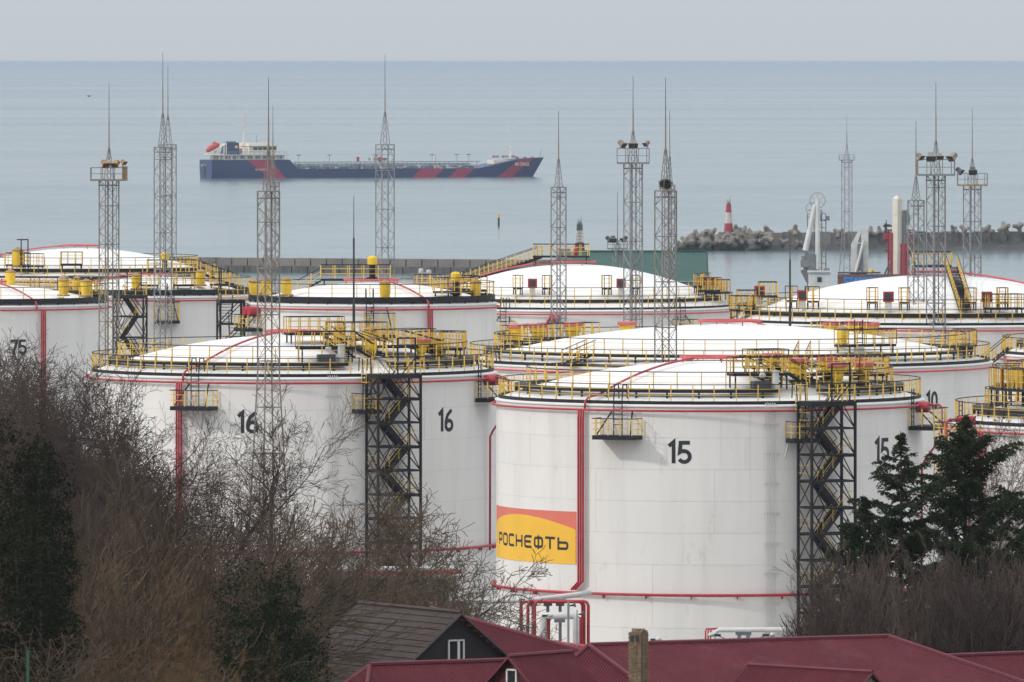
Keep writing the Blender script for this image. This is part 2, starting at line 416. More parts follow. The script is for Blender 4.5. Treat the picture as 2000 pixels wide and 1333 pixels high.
def on_shell(T, t0, z0, pts2, th_, off):
    vs = []; fs = []
    for k, (a, c) in enumerate(pts2):
        for q in (a, c): vs.append(cyl(T.R + off, t0 + q.x / T.R, z0 + q.y))
        for q in (a, c): vs.append(cyl(T.R + off - th_, t0 + q.x / T.R, z0 + q.y))
        if k:
            i, j = 4 * k - 4, 4 * k
            fs += [(i, i + 1, j + 1, j), (i + 3, i + 2, j + 2, j + 3), (i, j, j + 2, i + 2), (i + 1, i + 3, j + 3, j + 1)]
    return vs, fs
def number(T, text, t, zc, h, wst=.175):
    W = sum(GL[c][1] for c in text) * h; x = -W / 2
    for c in text:
        vs = MB()
        for pl in GL[c][0]:
            pts2 = stroke([(x + a * h, (b - .5) * h) for a, b in pl], wst * h)
            vs.add(*on_shell(T, t, zc, pts2, .012, .012))
        vs.build('numeral', INK, T.o); x += GL[c][1] * h
def conduits(T, t, ztop, zbot, n=5):
    b = MB(); R = T.R + .14
    for i in range(n):
        a = t + (i - n / 2) * .155 / R; b.path([cyl(R - 1.0, a, ztop + .5 + .1 * (i % 2)), cyl(R - .1, a, ztop + .42), cyl(R, a, ztop), cyl(R, a, zbot)], .026, 5)
    o = b.build('cable_conduit', WPIPE, T.o); cl = MB()
    for k in range(int((ztop - zbot) / 1.95) + 1):
        z = ztop - .9 - 1.95 * k
        if z > zbot: cl.box(cyl(R - .03, t, z), (1.05, .06, .07), Matrix.Rotation(t, 3, 'Z'))
    cl.build('conduit_clamp', WPIPE, o)
def vent(T, p, kind, s=1.0):
    p = Vector(p); x, y, z = p
    if kind == 'can':
        o = MB().lathe([(.001, 0), (.42 * s, 0), (.42 * s, .16), (.36 * s, .18), (.36 * s, .35), (.40 * s, .5 * s), (.40 * s, 1.15 * s)], 14).build('vent_valve', YELB, T.o, p); autosmooth(o)
        c = MB().lathe([(.44 * s, 1.13 * s), (.44 * s, 1.2 * s), (.001, 1.42 * s)], 14).build('vent_cap', RUST, o)
        MB().lathe([(.46 * s, .0), (.5 * s, .02), (.5 * s, .14), (.44 * s, .16)], 14).build('flange', RUST, o)
    elif kind == 'hex':
        o = MB().lathe([(.001, -.3), (.30 * s, -.3), (.30 * s, .35 * s), (.42 * s, .5 * s), (.48 * s, .9 * s), (.62 * s, 1.0 * s), (.62 * s, 1.35 * s)], 8).build('vent_valve', YELB, T.o, p, .3)
        MB().lathe([(.001, 1.33 * s), (.78 * s, 1.34 * s), (.78 * s, 1.56 * s), (.70 * s, 1.6 * s), (.001, 1.62 * s)], 8).build('vent_cap', REDC, o)
        MB().lathe([(.55 * s, .02), (.6 * s, .04), (.6 * s, .14), (.35 * s, .16)], 12).build('flange', BLK, o)
    elif kind == 'hood':
        o = MB().box((0, 0, .2), (.55, .55, .7)).build('vent_stub', WHITE, T.o, p)
        hd = MB(); a = .44
        fr = [(-a, -.35, .5), (a, -.35, .5), (a, -.35, 1.35), (-a, -.35, 1.35)]; bk = [(-a * .7, .6, .5), (a * .7, .6, .5), (a * .5, .35, 1.25), (-a * .5, .35, 1.25)]
        hd.add(fr + bk, [(0, 1, 5, 4), (1, 2, 6, 5), (2, 3, 7, 6), (3, 0, 4, 7), (4, 5, 6, 7)])
        hd.build('vent_hood', RED, o); MB().box((0, -.34, .93), (.58, .06, .56)).build('louvre', BLKM, o); MB().add([(-a, -.35, .5), (a, -.35, .5), (a, -.35, 1.35), (-a, -.35, 1.35)], [(0, 1, 2, 3)]).build('hood_frame', RED, o)
    elif kind == 'post':   # yellow cap on a black neck
        o = MB().tube((0, 0, -.2), (0, 0, 1.2), .26, 10).tube((0, 0, 0), (0, 0, .1), .5, 10).build('vent_neck', BLK, T.o, p)
        MB().lathe([(.36, 1.1), (.42, 1.2), (.42, 1.7), (.3, 1.85), (.001, 1.9)], 12).build('vent_cap', YELB, o)
    return o
def deck(T, c, wd, dp, ang, legs=.8, h=1.1, sides=(1, 1, 1, 1), step=.85, stairs=None):
    """small railed service deck standing on the roof"""
    o = MB().box((0, 0, -.09), (wd, dp, .18)).build('service_deck', BLK, T.o, c, ang)
    lm = post_mesh(legs, .09, BLK)
    for sx in (-1, 1):
        for sy in (-1, 1): inst('deck_leg', lm, o, (sx * wd * .45, sy * dp * .42, -legs))
    cs = [(-wd / 2, -dp / 2, 0), (wd / 2, -dp / 2, 0), (wd / 2, dp / 2, 0), (-wd / 2, dp / 2, 0)]
    for i in range(4):
        if sides[i]: rail_path(o, [cs[i], cs[(i + 1) % 4]], h, step)
    return o
def stair(T, p0, p1, wd=.8, h=1.05, step=.95):
    p0, p1 = Vector(p0), Vector(p1); d = p1 - p0; hd = Vector((d.x, d.y, 0)); L = hd.length; hd.normalize(); sd_ = Vector((-hd.y, hd.x, 0)) * wd / 2
    n = max(3, int(L / .45)); b = MB(); ang = math.atan2(hd.y, hd.x); Rm = Matrix.Rotation(ang, 3, 'Z')
    for s in (-1, 1): b.tube(p0 + sd_ * s, p1 + sd_ * s, .07, 4)
    for i in range(n):
        q = p0 + d * ((i + .5) / n); b.box(q + Vector((0, 0, .05)), (L / n * .92, wd, .07), Rm)
    o = b.build('roof_stair', BLK, T.o)
    for s in (-1, 1): rail_path(o, [p0 + sd_ * s, p1 + sd_ * s], h, step)
    return o
# ---------------------------------------------------------------- stair towers
def stair_tower(label, T, t, w_=3.27, d=1.76, hgt=None, flight=1.6, out=.45, group='black zigzag stair towers beside tanks', rot=0., px=None, base=None):
    c = cyl(T.R + out + d / 2, t, 0)
    o = tag(empty('stair_tower', (T.x + c.x, T.Y + c.y, T.base if base is None else base), t + rot), label, 'stair tower', group)
    Ht = (hgt or T.H + .28)
    cm = MB().box((0, 0, Ht / 2), (.15, .15, Ht)).mesh('column', BLK)
    for sx in (-1, 1):
        for sy in (-1, 1): inst('column', cm, o, (sx * w_ / 2, sy * d / 2, 0))
    n = int(Ht / flight); fl = Ht / n; wi = w_ * .25      # landings occupy the two ends
    lb = MB(); lb.box((0, 0, 0), (w_ * .30, d, .09))
    for sy in (-1, 1): lb.box((0, sy * d / 2, -.03), (w_ * .30, .06, .22))
    lm = lb.mesh('landing', BLK)
    fb = MB()                                             # flight rising to the right
    x0, x1 = -w_ * .23, w_ * .23
    for sy in (-1, 1):
        p = Vector((x0, sy * d * .24 - d * .2, 0)); q = Vector((x1, sy * d * .24 - d * .2, fl)); u = (q - p).normalized(); nn = Vector((-u.z, 0, u.x))
        fb.prism([p - nn * .17, q - nn * .17, q + nn * .17, p + nn * .17], (0, .06, 0))
    for i in range(8):
        k = (i + .5) / 8; fb.box((x0 + (x1 - x0) * k, -d * .2, fl * k + .02), (.22, d * .48, .04))
    fm = fb.mesh('stair_flight', BLK)
    hb = MB()
    for sy in (-1, 1):
        y = sy * d * .26 - d * .2
        hb.slot(0).tube((x0, y, 1.0), (x1, y, fl + 1.0), .032, 4); hb.slot(1).tube((x0, y, .55), (x1, y, fl + .55), .014, 4)
        for k in (0, .5, 1): hb.tube((x0 + (x1 - x0) * k, y, fl * k), (x0 + (x1 - x0) * k, y, fl * k + 1.0), .018, 4)
    hm = hb.mesh('flight_handrail', [BLK, YEL])
    lr = MB(); a = w_ * .15
    for z in (.5, 1.0): lr.path([(-a * .6, -d / 2, z), (a, -d / 2, z), (a, d / 2, z)], .015, 4)
    lr.tube((0, -d / 2, 0), (0, -d / 2, 1.0), .017, 4)
    lrm = lr.mesh('landing_railing', YEL)
    bb = MB()
    for sy in (-1, 1):
        y = sy * d / 2
        bb.tube((-w_ / 2, y, 0), (w_ / 2, y, 0), .065, 4)
        bb.tube((-w_ / 2, y, 0), (-w_ * .2, y, fl), .042, 4).tube((-w_ * .2, y, 0), (-w_ / 2, y, fl), .042, 4)
        bb.tube((w_ / 2, y, 0), (w_ * .05, y, fl), .045, 4)
    for sx in (-1, 1): bb.tube((sx * w_ / 2, -d / 2, 0), (sx * w_ / 2, d / 2, fl), .042, 4).tube((sx * w_ / 2, -d / 2, 0), (sx * w_ / 2, d / 2, 0), .06, 4)
    bm = bb.mesh('bracing', BLK)
    for i in range(n):
        z = i * fl; s = 1 if i % 2 else -1
        inst('landing', lm, o, (s * w_ * .35, 0, z)); inst('landing_railing', lrm, o, (s * w_ * .35, 0, z + .04), 0 if s > 0 else pi)
        f = inst('stair_flight', fm, o, (0, 0, z), 0 if s < 0 else pi); inst('flight_handrail', hm, f, (0, 0, 0))
        inst('bracing', bm, o, (0, 0, z))
    inst('landing', MB().box((0, 0, -.1), (w_ + .1, d + .1, .3)).mesh('landing', BLK), o, (0, 0, Ht))
    rail_path(o, [(-w_ * .1, -d / 2, Ht + .05), (w_ / 2, -d / 2, Ht + .05), (w_ / 2, d / 2, Ht + .05)], 1.15, 1.0, top=BLK)
    # black gate frame at the top of the stair
    g = MB()
    for x in (-.1, 1.25): g.box((x, -d / 2 + .05, Ht + 1.25), (.09, .09, 2.5))
    g.box((.575, -d / 2 + .05, Ht + 2.5), (1.45, .09, .09)); g.tube((-.1, -d / 2, Ht + .6), (-1.3, -d / 2, Ht - .9), .045, 4); g.tube((1.25, -d / 2, Ht + 1.2), (-.2, -d / 2, Ht - .4), .045, 4)
    g.build('gate_frame', BLK, o)
    return o
# ---------------------------------------------------------------- company panel on the shell
def stadium(pts, n=4): return pts
LET = {  # square-cut wide letters, unit box 1 x 1
    'Р': [[(.08, 0), (.08, 1)], [(.08, .92), (.80, .92), (.92, .80), (.92, .52), (.80, .40), (.08, .40)]],
    'О': [[(.2, .07), (.8, .07), (.92, .2), (.92, .8), (.8, .93), (.2, .93), (.08, .8), (.08, .2), (.2, .07), (.5, .07)]],
    'С': [[(.95, .93), (.2, .93), (.08, .8), (.08, .2), (.2, .07), (.95, .07)]],
    'Н': [[(.08, 0), (.08, 1)], [(.92, 0), (.92, 1)], [(.08, .5), (.92, .5)]],
    'Е': [[(.95, .93), (.2, .93), (.08, .8), (.08, .2), (.2, .07), (.95, .07)], [(.08, .5), (.85, .5)]],
    'Ф': [[(.5, -.08), (.5, 1.08)], [(.18, .14), (.82, .14), (.93, .26), (.93, .74), (.82, .86), (.18, .86), (.07, .74), (.07, .26), (.18, .14), (.4, .14)]],
    'Т': [[(0, .92), (1, .92)], [(.5, .92), (.5, 0)]],
    'Ь': [[(.08, 1), (.08, .08), (.80, .08), (.92, .2), (.92, .48), (.80, .58), (.08, .58)]]}
def company_panel(T, t0, t1, z0, z1):
    R = T.R; seg = 26; b = MB(); b.arcbox(R - .01, R + .014, z0, z1, t0, t1, seg); pn = b.build('company_panel', SALM, T.o)
    W = (t1 - t0); Hh = z1 - z0; vs = []; fs = []; m = 40
    for i in range(m + 1):                                   # golden field with a domed top
        u = i / m; x = u * 1.0; top = .60 + .29 * (1 - ((x - .50) / .56) ** 2) ; top = max(.02, min(.93, top))
        e = max(0., 1 - (max(0, .06 - u) / .06) ** 2) ** .5; top = .42 + (top - .42) * e
        t = t0 + W * (.008 + .988 * u)
        for r in (R + .024, R + .005): vs += [cyl(r, t, z0 + .004), cyl(r, t, z0 + Hh * top)]
        if i:
            a, c = 4 * i - 4, 4 * i; fs += [(a, c, c + 1, a + 1), (a + 1, c + 1, c + 3, a + 3)]
    MB().add(vs, fs).build('golden_field', GOLD, pn)
    word = 'РОСНЕФТЬ'; lh = Hh * .23; zc = z0 + Hh * .27; tw = W * .825 * R / len(word); lw = tw * .80; x = W * R * .137
    for ch in word:
        mb = MB()
        for pl in LET[ch]: mb.add(*on_shell(T, t0, zc, stroke([(x + a * lw, c * lh) for a, c in pl], lh * .215), .012, .034))
        mb.build('letter', INK, pn); x += tw
# ---------------------------------------------------------------- the two near tanks, numbered 15 and 16
def drum_platform(T, t, z):
    f = platform(T, t, z, 3.3, 1.75, None, None, 1.15)
    ladder(f, (-1.2, -.15, .15), (-1.2, -.15, 2.6), (.25, 0, 0), BLK)
    d = MB().tube((0.3, .1, 1.35), (0.3, -.85, 1.35), .37, 14).build('foam_drum', RED, f)
    autosmooth(d)
    MB().path([(0.3, -.9, 1.5), (0.3, -1.55, 1.5), (.3, -1.72, 1.35), (.3, -1.72, -.6), (.5, -.5, -2.2), (.5, -.3, -2.6), (.5, -.28, -10.5)], .08, 8).build('foam_pipe', RED, f, smooth=True)
def near_tank(label, num, px, R, Y, pyr, rise, dz, TH, group):
    T = make_tank(label, px, R, Y, pyr, rise, group, plates=True, gaps=(TH['stair'] + .10, TH['stair'] + 2 * pi - .16))
    H = T.H
    # lower ring, risers, roof pipe
    zlow = zl(T, TH['low'], 0)
    lw = MB().path([cyl(T.R + .30, 2 * pi * i / 96, zlow) for i in range(96)], .095, 8, True).build('lower_ring_pipe', RED, T.o, smooth=True)
    bk = MB().box((0, -T.R - .15, 0), (.05, .3, .3)).mesh('bracket', RED)
    for k in range(30): inst('bracket', bk, lw, (0, 0, zlow - .12), 2 * pi * (k + .5) / 30)
    riser(T, TH['riser'], zlow + .75); roof_pipe(T, TH['riser'] + .02)
    # inspection platform with ladder
    t = TH['plat']; platform(T, t, H - 2.05, 2.95, 1.45, -.15, H + .45)
    number(T, num, TH['n1'], H - 3.0, 1.45); number(T, num, TH['n2'], H - 3.05, 1.5)
    conduits(T, TH['cond'], H - .25, .5)
    # small platform with caged ladder
    t = TH['small']; f = platform(T, t, H - 2.25, 1.7, 1.35, .15, H + .5, 1.1, False)
    b = MB()
    for k in range(4): b.path([(.15 + .42 * cos(a), -.32 - .42 * abs(sin(a)), 2.0 + .55 * k) for a in np.linspace(0, pi, 7)], .03, 4)
    for a in np.linspace(0, pi, 4): b.tube((.15 + .42 * cos(a), -.32 - .42 * sin(a), 1.9), (.15 + .42 * cos(a), -.32 - .42 * sin(a), 3.8), .025, 4)
    b.build('ladder_cage', YEL, f); MB().tube((-.7, -.1, -.1), (-.95, -.1, -1.1), .045, 5).build('drain_pipe', WPIPE, f)
    drum_platform(T, TH['drum'], H - 1.75)
    # roof gauging deck behind the rim rail
    r = T.R - 3.0; td = TH['deck']; zd = T_dome(T, r) + 1.1
    d = deck(T, cyl(r, td, zd), 3.9, 1.5, td, 1.1, 1.05, (1, 1, 1, 1))
    MB().box((0, 0, .5), (.36, .2, .4)).tube((0, 0, -.2), (0, 0, .4), .03, 5).build('level_gauge', BLKM, d, (.0, -.2, .25))
    MB().lathe([(.0, .0), (.22, .02), (.24, .16), (.12, .3), (.001, .33)], 10).build('camera_dome', WPIPE, d, (.05, -.75, -.25))
    MB().tube((0, 0, -.9), (0, 0, .3), .23, 12).tube((0, 0, .3), (0, 0, .38), .3, 12).build('gauge_hatch', WPIPE, d, (.9, -.9, -.2))
    MB().box((0, 0, 0), (1.2, .7, .5)).build('junction_box', BLKM, d, (-.2, -1.25, -.75))
    st = Vector(cyl(r, td, zd)); u = Vector((cos(td), sin(td), 0))
    stair(T, st + u * 1.95, st + u * 3.4 + Vector((0, 0, -.9)), .75)
    # vents around the right side of the dome
    for i, (dt, rr, k, s) in enumerate(TH['vents']):
        q = cyl(T.R - rr, TH['stair'] + dt, T_dome(T, T.R - rr) + .1); vent(T, q, k, s)
    for dt, rr, wd, dp in TH['decks']:
        r = T.R - rr; t = TH['stair'] + dt; deck(T, cyl(r, t, T_dome(T, r) + .75), wd, dp, t, .75, 1.1, (1, 1, 1, 1), .7)
    for a, b_, r0, r1 in TH['stairs']:
        ta, tb = TH['stair'] + a, TH['stair'] + b_
        stair(T, cyl(T.R - r0, ta, T_dome(T, T.R - r0) + .5), cyl(T.R - r1, tb, T_dome(T, T.R - r1) + .5), .8)
    return T
Y15 = 14.25 * F / 417; Y16 = 14.25 * F / 397
def angs(px, a, **k): return {q: math.asin(max(-.999, min(.999, (v - px) / a))) for q, v in k.items()}
TH15 = angs(1386, 417, riser=1137, plat=1210, n1=1322, n2=1714, cond=1496, small=1546, stair=1614, deck=1496)
TH15['stair'] = math.asin((PX(1614, Y15 - 13) - PX(1386, Y15)) / 15.58)
TH15.update(low=1163, drum=rad(72), vents=[(.10, 4.2, 'hex', 1.0), (.32, 2.9, 'hex', 1.0), (.42, 4.6, 'hex', .95), (.62, 3.0, 'hex', .95), (.02, 6.2, 'hex', .9), (.85, 4.0, 'hex', .9)],
            decks=[(.30, 4.0, 4.2, 2.0), (.62, 3.6, 3.0, 2.0), (.95, 3.2, 3.4, 1.6), (-.05, 6.0, 2.6, 1.6)], stairs=[(.16, .02, 2.6, 6.2), (-.13, -.2, 2.4, 5.4)])
T15 = near_tank('white storage tank numbered 15 with red and golden company panel', '15', 1386, 14.25, Y15, 779, 2.45, 0, TH15, None)
company_panel(T15, th(T15, 970), th(T15, 1126), zl(T15, 1103, th(T15, 1126)), zl(T15, 1000, th(T15, 1126)))
stair_tower('black zigzag stair tower whose foot is hidden by saplings and cedar', T15, TH15['stair'])
TH16 = angs(572, 397, riser=366, plat=400, n1=497, n2=874, cond=659, small=716, stair=769, deck=660)
TH16['stair'] = math.asin((PX(769, Y16 - 13) - PX(572, Y16)) / 15.58)
TH16.update(low=1080, drum=rad(70), vents=[(.10, 4.0, 'can', 1.0), (.25, 6.0, 'can', 1.1), (.48, 3.2, 'hex', .85), (.75, 3.4, 'can', 1.0), (.05, 7.5, 'can', 1.0)],
            decks=[(.14, 6.4, 3.6, 2.4), (.42, 4.2, 4.2, 2.2), (.72, 3.4, 3.2, 2.0), (1.0, 3.0, 3.2, 1.6), (-.2, 8.5, 4.0, 1.4)], stairs=[(.14, .05, 2.4, 5.2), (-.12, -.16, 2.4, 6.5), (.6, .5, 2.3, 5.0)])
T16 = near_tank('white storage tank numbered 16 seen behind bare trees', '16', 572, 14.25, Y16, 727, 2.55, 0, TH16, None)
stair_tower('black zigzag stair tower rising behind the brown tiled roof', T16, TH16['stair'])
# ---------------------------------------------------------------- the tanks behind
Y10 = 19.95 * F / 512
T10 = make_tank('wide white tank numbered 10 behind tank 15', 1425, 19.95, Y10, 706, 2.75, None, plates=True, pipe_m=REDL)
number(T10, '10', th(T10, 1821), zl(T10, 783, th(T10, 1821)), 1.35)
company_panel(T10, rad(-84), rad(-58), zl(T10, 985, rad(-70)), zl(T10, 893, rad(-70)))
for px, r, k, back in ((1625, 17.5, 'hex', True), (1668, 17.2, 'hex', True), (1700, 17.6, 'hex', True), (1010, 17.4, 'hex', True), (1050, 17.6, 'hex', True), (1120, 17.5, 'hex', True), (1225, 17.6, 'hex', True), (1645, 14.5, 'can', False)):
    t = th(T10, px, r, back); vent(T10, cyl(r, t, T_dome(T10, r) + .25), k, 1.05)
for px, r, back, wd, dp in ((1030, 17.4, True, 5, 1.8), (1110, 17.3, True, 5, 1.8), (1650, 17.3, True, 5, 1.8), (1690, 16.4, False, 4.6, 1.7), (1880, 17.9, False, 4, 1.6), (1905, 17.9, True, 4, 1.6)):
    t = th(T10, px, r, back); deck(T10, cyl(r, t, T_dome(T10, r) + .75), wd, dp, t, .8, 1.1)
t = th(T10, 1690, 16.4); c = cyl(15.6, t, T_dome(T10, 15.6))
ladder(T10.o, c, c + Vector((0, 0, 2.4)), (.3, 0, 0), BLK); MB().tube((0, 0, 0), (0, 0, .8), .4, 12).build('roof_hatch', WPIPE, T10.o, cyl(17.2, t - .07, T_dome(T10, 17.2)))
t = th(T10, 1120); stair(T10, cyl(T10.R + .8, t, T10.H + .3), cyl(T10.R - 2.2, t, T10.H + 1.0), .9)
t = th(T10, 1560); stair(T10, cyl(T10.R + .2, t, T10.H + .3), cyl(T10.R - 2.2, t + .06, T10.H + 1.0), .9)
roof_pipe(T10, rad(160), 2.4, REDL)
for px in (960,): platform(T10, th(T10, px), T10.H - 2.6, 2.6, 1.4, 0., T10.H + .3)
# far right dome
TFR = make_tank('white domed tank with straight stair climbing its roof', 1824, 17.1, 17.1 * F / 402, 628, 3.8, None, ncourse=9, pipe_m=REDL)
R = TFR.R
for px in (1567, 1735, 1927):
    r = R - 2.6; t = th(TFR, px, r); c = cyl(r, t, T_dome(TFR, r) + .35); vent(TFR, c, 'hood', 1.0)
    for s in (-1, 1):
        q = c + Vector((cos(t) * s * 1.35, sin(t) * s * 1.35, .0)); deck(TFR, q + Vector((0, 0, .5)), .75, .7, t, .7, 1.15, (1, 1, 1, 1), .7)
t0, t1 = th(TFR, 1886, R - 1.6), th(TFR, 1846, 1.6)
stair(TFR, cyl(R - 1.7, t0, T_dome(TFR, R - 1.7) + .5), cyl(2.2, t1 + .1, T_dome(TFR, 2.2) + .75), .95, 1.1, 1.15)
deck(TFR, cyl(1.3, rad(-10), TFR.H + TFR.rise + .9), 3.2, 2.2, 0, .9, 1.1)
roof_pipe(TFR, rad(62), 2.1, REDL)
for px, r, wd in ((1450, 15.6, 3.0), (1470, 13.8, 2.6), (1448, 16.5, 2.2), (1960, 15.5, 3)):
    t = th(TFR, px, r); deck(TFR, cyl(r, t, T_dome(TFR, r) + .8), wd, 1.5, t, .8, 1.1, (1, 1, 1, 1), .55)
t = th(TFR, 1476, 14.5); vent(TFR, cyl(14.5, t, T_dome(TFR, 14.5) + .5), 'hood')
# far middle dome with stair on its left
TFM = make_tank('white domed tank with yellow railed stair up its left side', 1120, 15.4, 15.4 * F / 314, 600, 4.05, None, pipe_m=REDL)
R = TFM.R
for px in (1040, 1213, 1372):
    r = R - 2.6; t = th(TFM, px, r); c = cyl(r, t, T_dome(TFM, r) + .35); vent(TFM, c, 'hood')
    for s in (-1, 1): deck(TFM, c + Vector((cos(t) * s * 1.45, sin(t) * s * 1.45, .5)), .75, .7, t, .7, 1.15, (1, 1, 1, 1), .7)
ta = th(TFM, 868, R - 1.6, True)
stair(TFM, cyl(R - 1.8, ta, T_dome(TFM, R - 1.8) + .6), cyl(3.6, ta, T_dome(TFM, 3.6) + .8), 1.0, 1.1, 1.0)
deck(TFM, Vector((PX(1096, TFM.Y) - TFM.x, 1.0, TFM.H + TFM.rise + .85)), 5.4, 1.6, 0, .9, 1.1, (1, 1, 1, 1), .75)
MB().lathe([(.12, 0), (.2, .1), (.2, .55), (.001, .75)], 10).build('beacon', RED, TFM.o, Vector((PX(1125, TFM.Y) - TFM.x, .6, TFM.H + TFM.rise + .9)))
roof_pipe(TFM, rad(-105), 2.1, REDL)
for px, r in ((1398, 14.0), (1410, 14.2), (1385, 13.6)):
    t = th(TFM, px, r); deck(TFM, cyl(r, t, T_dome(TFM, r) + .8), 2.6, 1.6, t, .8, 1.15, (1, 1, 1, 1), .55)
t = th(TFM, 1394, 13.8, True); vent(TFM, cyl(13.8, t, T_dome(TFM, 13.8) + .6), 'hood')
for px, zz in ((1330, -2.1), (985, -2.2)): platform(TFM, th(TFM, px), TFM.H + zz, 2.2, 1.3, 0., TFM.H + .3)
# red valve on the far middle wall
q = cyl(TFM.R + .7, th(TFM, 1072), 0)
MB().path([q + Vector((0, 0, TFM.H - 3.6)), q + Vector((0, 0, TFM.H - .9)), q + Vector((.35, 0, TFM.H - .55))], .13, 8).build('foam_pipe', RED, TFM.o, smooth=True)
MB().tube(q + Vector((.15, 0, TFM.H - .55)), q + Vector((1.1, 0, TFM.H - .75)), .42, 10).build('foam_drum', RED, TFM.o)
# small tanks on the left
TLM = make_tank('small white tank with boxed wall platform beside slender dark pole', 726, 10.4, 10.4 * F / 244, 592, 1.65, None, ncourse=7, double=False)
TL2 = make_tank('small white tank tucked between the two left stair towers', 303, 9.3, 9.3 * F / 190, 577, 1.75, None, ncourse=7, double=False)
TL1 = make_tank('white tank with rusty streaked wall at left behind brown branches', -30, 11.4, 11.4 * F / 242, 594, 1.75, None, ncourse=7, double=False)
TLB = make_tank('farthest white domed tank with red pipe along its crest', 158, 14.25, 14.25 * F / 266, 540, 2.9, None)
R = TLM.R
riser(TLM, th(TLM, 837), 1.0, bend=False); roof_pipe(TLM, th(TLM, 835), 2.3)
platform(TLM, th(TLM, 741), TLM.H - 2.45, 2.45, 1.3, -.8, TLM.H + .5, 1.75)
for px, r, k, bk in ((560, 8.7, 'can', False), (752, 9.3, 'can', False), (929, 9.5, 'can', False), (498, 9.8, 'can', True), (520, 9.5, 'can', True)):
    t = th(TLM, px, r, bk); vent(TLM, cyl(r, t, T_dome(TLM, r) + .15), k, 1.15)
t = th(TLM, 890, 8.8); vent(TLM, cyl(8.8, t, T_dome(TLM, 8.8) + .3), 'post'); deck(TLM, cyl(8.6, t, T_dome(TLM, 8.6) + .55), 3.6, 1.6, t, .5, 1.1)
c = Vector((PX(694, TLM.Y) - TLM.x, 1.0, TLM.H + TLM.rise + .35)); deck(TLM, c, 5.8, 1.5, 0, .6, 1.15, (1, 1, 1, 1), 1.2)
vent(TLM, c + Vector((1.4, .2, .0)), 'post')
stair(TLM, Vector((PX(580, TLM.Y) - TLM.x, 1.0, TLM.H + .75)), c + Vector((-2.9, 0, -.2)), .9, 1.1, 1.3)
for px in (840, 905, 950): t = th(TLM, px, 8.9, True); deck(TLM, cyl(8.9, t, T_dome(TLM, 8.9) + .6), 2.4, 1.4, t, .6, 1.1)
roof_pipe(TL2, rad(-100), 1.7); R = TL2.R
for px, r, k, bk in ((266, 8.0, 'can', False), (392, 7.0, 'hex', False)): t = th(TL2, px, r, bk); vent(TL2, cyl(r, t, T_dome(TL2, r) + .2), k if k == 'can' else 'can', 1.15)
deck(TL2, Vector((PX(336, TL2.Y) - TL2.x, 1.0, TL2.H + TL2.rise + .45)), 4.8, 1.4, 0, .7, 1.15, (1, 1, 1, 1), .8)
vent(TL2, Vector((PX(321, TL2.Y) - TL2.x, 1.2, TL2.H + TL2.rise + .45)), 'post')
stair(TL2, Vector((PX(388, TL2.Y) - TL2.x, 1.0, TL2.H + TL2.rise + .35)), Vector((PX(462, TL2.Y) - TL2.x, 2.4, TL2.H + .8)), .9, 1.15, .9)
platform(TL2, th(TL2, 325), TL2.H - 2.3, 2.3, 1.2, .4, TL2.H + .4, 1.75)
for px in (290, 360, 430): t = th(TL2, px, 7.4); deck(TL2, cyl(7.4, t, T_dome(TL2, 7.4) + .5), 1.9, 1.1, t, .6, 1.1)
riser(TL1, th(TL1, 82), 1.0, bend=False); roof_pipe(TL1, th(TL1, 70), 2.0); number(TL1, '75', th(TL1, 37), zl(TL1, 678, th(TL1, 37)), 1.3)
for px, r, k, bk in ((20, 7.0, 'can', True), (124, 9.4, 'can', False), (168, 9.9, 'can', False), (125, 9.4, 'can', True), (150, 9.8, 'can', True)):
    t = th(TL1, px, r, bk); vent(TL1, cyl(r, t, T_dome(TL1, r) + .25), k, 1.2)
for px, bk in ((95, True), (150, True), (40, True), (180, False)): t = th(TL1, px, 9.6, bk); deck(TL1, cyl(9.6, t, T_dome(TL1, 9.6) + .6), 3.2, 1.4, t, .6, 1.1, (1, 1, 1, 1), .8)
roof_pipe(TLB, rad(-95), 1.9, REDL)
for px, r in ((35, 12.6), (62, 12.8), (140, 12.3)):
    t = th(TLB, px, r); deck(TLB, cyl(r, t, T_dome(TLB, r) + .8), 2.2, 1.3, t, .8, 1.2, (1, 1, 1, 1), .8)
t = th(TLB, 35, 12.9); vent(TLB, cyl(12.9, t, T_dome(TLB, 12.9) + .6), 'can', 1.5)
t = th(TLB, 48, 13.2); g = MB(); c = cyl(13.2, t, T_dome(TLB, 13.2))
for s in (-.35, .35): g.tube(c + Vector((s, 0, 0)), c + Vector((s, 0, 3.6)), .06, 4)
g.tube(c + Vector((-.8, 0, 3.6)), c + Vector((.4, 0, 3.6)), .06, 4).build('davit', BLK, TLB.o)
stair_tower('black zigzag stair tower between the two leftmost tanks', TL2, th(TL2, 266), 2.9, 1.7, flight=1.9, out=2.2)
stair_tower('black braced stair tower beside red foam drums', TLM, rad(-82), 2.6, 2.0, flight=1.9, out=.4)
f = platform(TLM, rad(-66), TLM.H - 2.1, 2.6, 1.5)
for x in (-.5, .5): MB().tube((x, 0, 1.5), (x, -.9, 1.5), .42, 12).build('foam_drum', RED, f)
